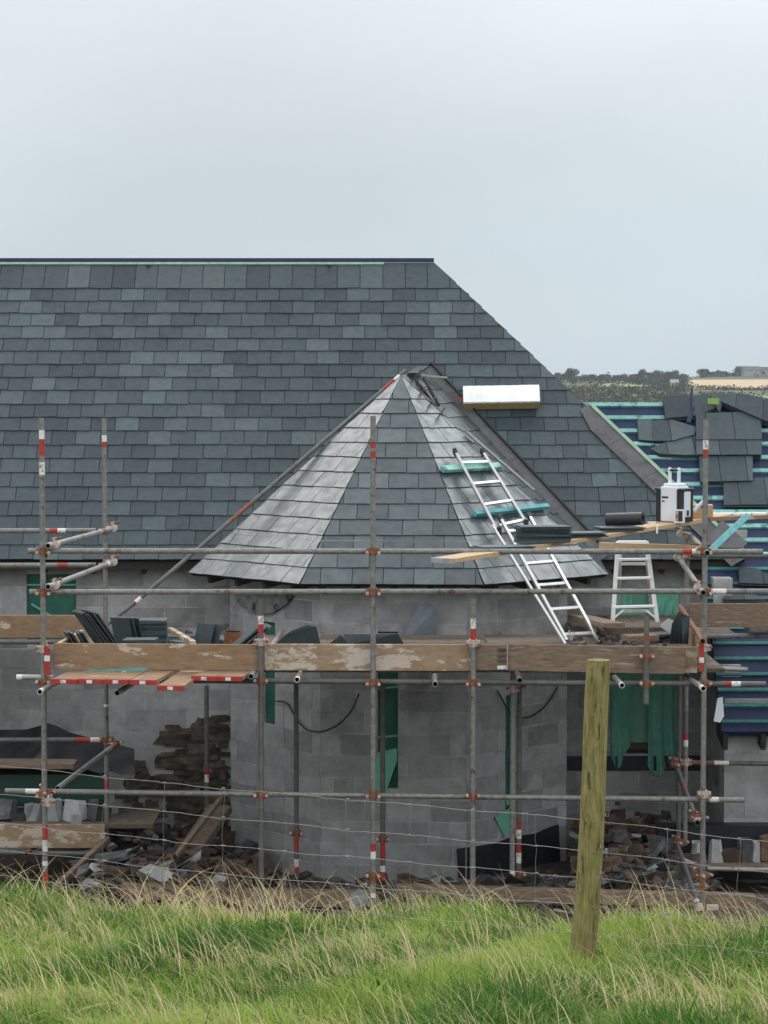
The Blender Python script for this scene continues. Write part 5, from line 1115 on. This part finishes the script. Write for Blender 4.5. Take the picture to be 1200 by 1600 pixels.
for i, px in enumerate(vx_[:-1]):
    pts = []
    for k, w in enumerate(wires):
        x = px + random.uniform(-3, 3) + (-k * 3 if px > 1100 else 0)
        for s in range(5):
            if k == 4 and s: break
            y0 = wy(w, min(px, 1259)); y1 = wy(wires[min(k + 1, 4)], min(px, 1259)); pts.append(P(x + math.sin(s * 1.2 + k) * .8, y0 + (y1 - y0) * s / 5, fd(px) - .004))
    mb = MB(); mb.path(pts, .0010, 5); mb.build('stay_wire', M['wire'], net)
    for w in wires[:4]:
        mb = MB(); c = P(px, wy(w, min(px, 1259)), fd(px) - .004); mb.path([c + Vector((-.010, 0, 0)), c + Vector((0, 0, .003)), c + Vector((.010, 0, 0))], .0032, 5); mb.build('knot', M['wire'], net)

# ------------------------------------------------------------------ grass
def grass_mat(name, cols, rough=.6, trans=.4):
    m = bpy.data.materials.new(name); m.use_nodes = True; nt = m.node_tree; N = nt.nodes; Lk = nt.links.new; bs = N['Principled BSDF']
    at = N.new('ShaderNodeAttribute'); at.attribute_name = 'vary'; Lk(at.outputs['Color'], bs.inputs['Base Color']); bs.inputs['Roughness'].default_value = rough; bs.inputs['Specular IOR Level'].default_value = .3
    tr = N.new('ShaderNodeBsdfTranslucent'); ms = N.new('ShaderNodeMixShader'); ms.inputs[0].default_value = trans; Lk(at.outputs['Color'], tr.inputs['Color']); Lk(bs.outputs[0], ms.inputs[1]); Lk(tr.outputs[0], ms.inputs[2]); Lk(ms.outputs[0], N['Material Output'].inputs['Surface']); return m
def blades(name, label, n, region, hgt, wid, colf, lean, segs=4, kind='stuff', cat='grass', m=None):
    x, y = region(n); n = len(x)
    z = np.array([ground_z(a, b) for a, b in zip(x, y)])
    h = hgt(x, y, n); w = wid * np.random.uniform(.4, 1.6, n); dx, dy, bend = lean(x, y, n)
    fx = np.random.normal(0, 1, n); fy = np.random.normal(0, .4, n); ln = np.hypot(fx, fy) + 1e-6; fx /= ln; fy /= ln
    ts = np.linspace(0, 1, segs + 1); V = np.zeros((n, 2 * segs + 1, 3), dtype=np.float32)
    for i, t in enumerate(ts):
        cx = x + dx * h * bend * t ** 1.8; cy = y + dy * h * bend * t ** 1.8; cz = z - .01 + h * (t - .38 * np.minimum(bend, 1.6) * t ** 2.2)
        ww = w * (1 - t) ** .6 * .5
        if i < segs:
            V[:, 2 * i, 0] = cx - fx * ww; V[:, 2 * i, 1] = cy - fy * ww; V[:, 2 * i, 2] = cz
            V[:, 2 * i + 1, 0] = cx + fx * ww; V[:, 2 * i + 1, 1] = cy + fy * ww; V[:, 2 * i + 1, 2] = cz
        else: V[:, 2 * i, 0] = cx; V[:, 2 * i, 1] = cy; V[:, 2 * i, 2] = cz
    nv = 2 * segs + 1; base = (np.arange(n) * nv)[:, None]
    quads = np.concatenate([base + np.array([[2 * i, 2 * i + 1, 2 * i + 3, 2 * i + 2]]) for i in range(segs - 1)], axis=1).reshape(-1, 4)
    tri = (base + np.array([[2 * segs - 2, 2 * segs - 1, 2 * segs]])).reshape(-1, 3)
    me = bpy.data.meshes.new(name); me.vertices.add(n * nv); me.vertices.foreach_set('co', V.ravel())
    loops = np.concatenate([quads.ravel(), tri.ravel()]).astype(np.int32); me.loops.add(len(loops)); me.loops.foreach_set('vertex_index', loops)
    nq, nt_ = len(quads), len(tri); ls = np.concatenate([np.arange(nq) * 4, nq * 4 + np.arange(nt_) * 3]).astype(np.int32); me.polygons.add(nq + nt_); me.polygons.foreach_set('loop_start', ls)
    try: me.polygons.foreach_set('loop_total', np.concatenate([np.full(nq, 4), np.full(nt_, 3)]).astype(np.int32))
    except Exception: pass
    me.update(calc_edges=True); c = colf(x, y, n); ca = me.color_attributes.new('vary', 'FLOAT_COLOR', 'POINT'); C = np.ones((n, nv, 4), dtype=np.float32); C[:, :, :3] = c[:, None, :]; ca.data.foreach_set('color', C.ravel())
    me.materials.append(m); me.validate(); o = bpy.data.objects.new(name, me); col.objects.link(o); tag(o, label, cat, kind=kind); return o
def nf(x, y, s, ph=0): return (np.sin(x * s + ph) * np.cos(y * s * .8 + ph * 2) + .6 * np.sin(x * s * 2.3 - y * s * 1.7 + ph) + .4 * np.sin(x * s * 4.7 + y * s * 5.1)) / 2 + .5
def region(n, y0=7.6, pad=1.5):
    y = np.random.uniform(y0, 12.8, n); x = np.random.uniform(-1, 1, n) * (y * .175 + pad); cr = np.array([crest(a) for a in x]); k = y < cr + .35; return x[k], y[k]
def gcol(x, y, n):
    t = np.clip(nf(x, y, 2.3) + np.random.normal(0, .38, n), 0, 1)[:, None]; g = np.array([.05, .15, .02]) * (1 - t) + np.array([.33, .44, .09]) * t
    s = np.clip((nf(x, y * 2.2, 1.9, 2.0) - .62) * 2.2, 0, 1); dry = (np.random.random(n) < .06 + .42 * s)[:, None]; st = np.array([.56, .50, .25]) * np.random.uniform(.7, 1.15, (n, 1)); return np.where(dry, st, g)
def hg(x, y, n): return (.055 + .105 * nf(x, y, 3.1, 1.0)) * (1 - .5 * np.exp(-((x + .3) / .4) ** 2) * (y > 10.6)) * np.random.uniform(.5, 1.35, n)
def ln_(x, y, n):
    a = 2.6 + 2.4 * (nf(x, y, 1.7, 3.0) - .5) + np.random.normal(0, 1.2, n); return np.cos(a), np.sin(a) * .6, np.random.uniform(.1, 1.6, n)
GM = grass_mat('grass_blades', None)
np.random.seed(3)
blades('grass', 'long wind blown green grass on the bank in the foreground', 185000, region, hg, .0066, gcol, ln_, m=GM)
def dcol(x, y, n): return np.array([.66, .55, .32]) * np.random.uniform(.65, 1.25, (n, 1)) + np.random.uniform(-.02, .02, (n, 3))
def dreg(n):
    y = np.random.uniform(8.0, 12.3, n); x = np.random.uniform(-1, 1, n) * (y * .175 + 1.2); k = nf(x, y * 2.2, 1.9, 2.0) + np.random.normal(0, .16, n) > .74; return x[k], y[k]
blades('dry_grass', 'straw coloured seed stalks standing in patches among the green grass', 8500, dreg, lambda x, y, n: np.random.uniform(.14, .40, n), .0038, dcol, lambda x, y, n: (-np.random.uniform(.2, 1, n), np.random.uniform(-.3, .3, n), np.random.uniform(.4, 1.2, n)), m=GM, segs=5)
def creg(n):
    x = np.random.uniform(-3.6, 3.6, n); p = np.clip(.38 + .8 * np.exp(-((x + 1.1) / .7) ** 2) - .5 * np.exp(-((x - .15) / .25) ** 2) + .25 * np.sin(x * 6), .08, 1.3) / 1.3; k = np.random.random(n) < p; x = x[k]; cr = np.array([crest(a) for a in x]); return x, cr + np.random.normal(-.02, .18, len(x))
blades('crest_stalks', 'long dry bent grass stalks along the top edge of the bank', 2400, creg, lambda x, y, n: np.random.uniform(.16, .52, n) ** 1.15, .0038, dcol, lambda x, y, n: (np.where(np.random.random(n) < .7, -1, 1) * np.random.uniform(.3, 1, n), np.random.uniform(-.3, .3, n), np.random.uniform(.3, 1.5, n)), m=GM, segs=6)
# ------------------------------------------------------------------ air
mb = MB(); mb.box((0, 715, 2), 2900, 1480, 56); hz = mb.build('haze', []); hz['kind'] = 'stuff'; tag(hz, 'thin moist air fading the far hillside')
hm = bpy.data.materials.new('moist_air'); hm.use_nodes = True; N = hm.node_tree.nodes; N.clear(); o_ = N.new('ShaderNodeOutputMaterial'); v_ = N.new('ShaderNodeVolumePrincipled'); v_.inputs['Color'].default_value = (.85, .92, 1, 1); v_.inputs['Density'].default_value = .00016; v_.inputs['Anisotropy'].default_value = .2
hm.node_tree.links.new(v_.outputs[0], o_.inputs['Volume']); hz.data.materials.clear(); hz.data.materials.append(hm)
scene.cycles.volume_bounces = 0
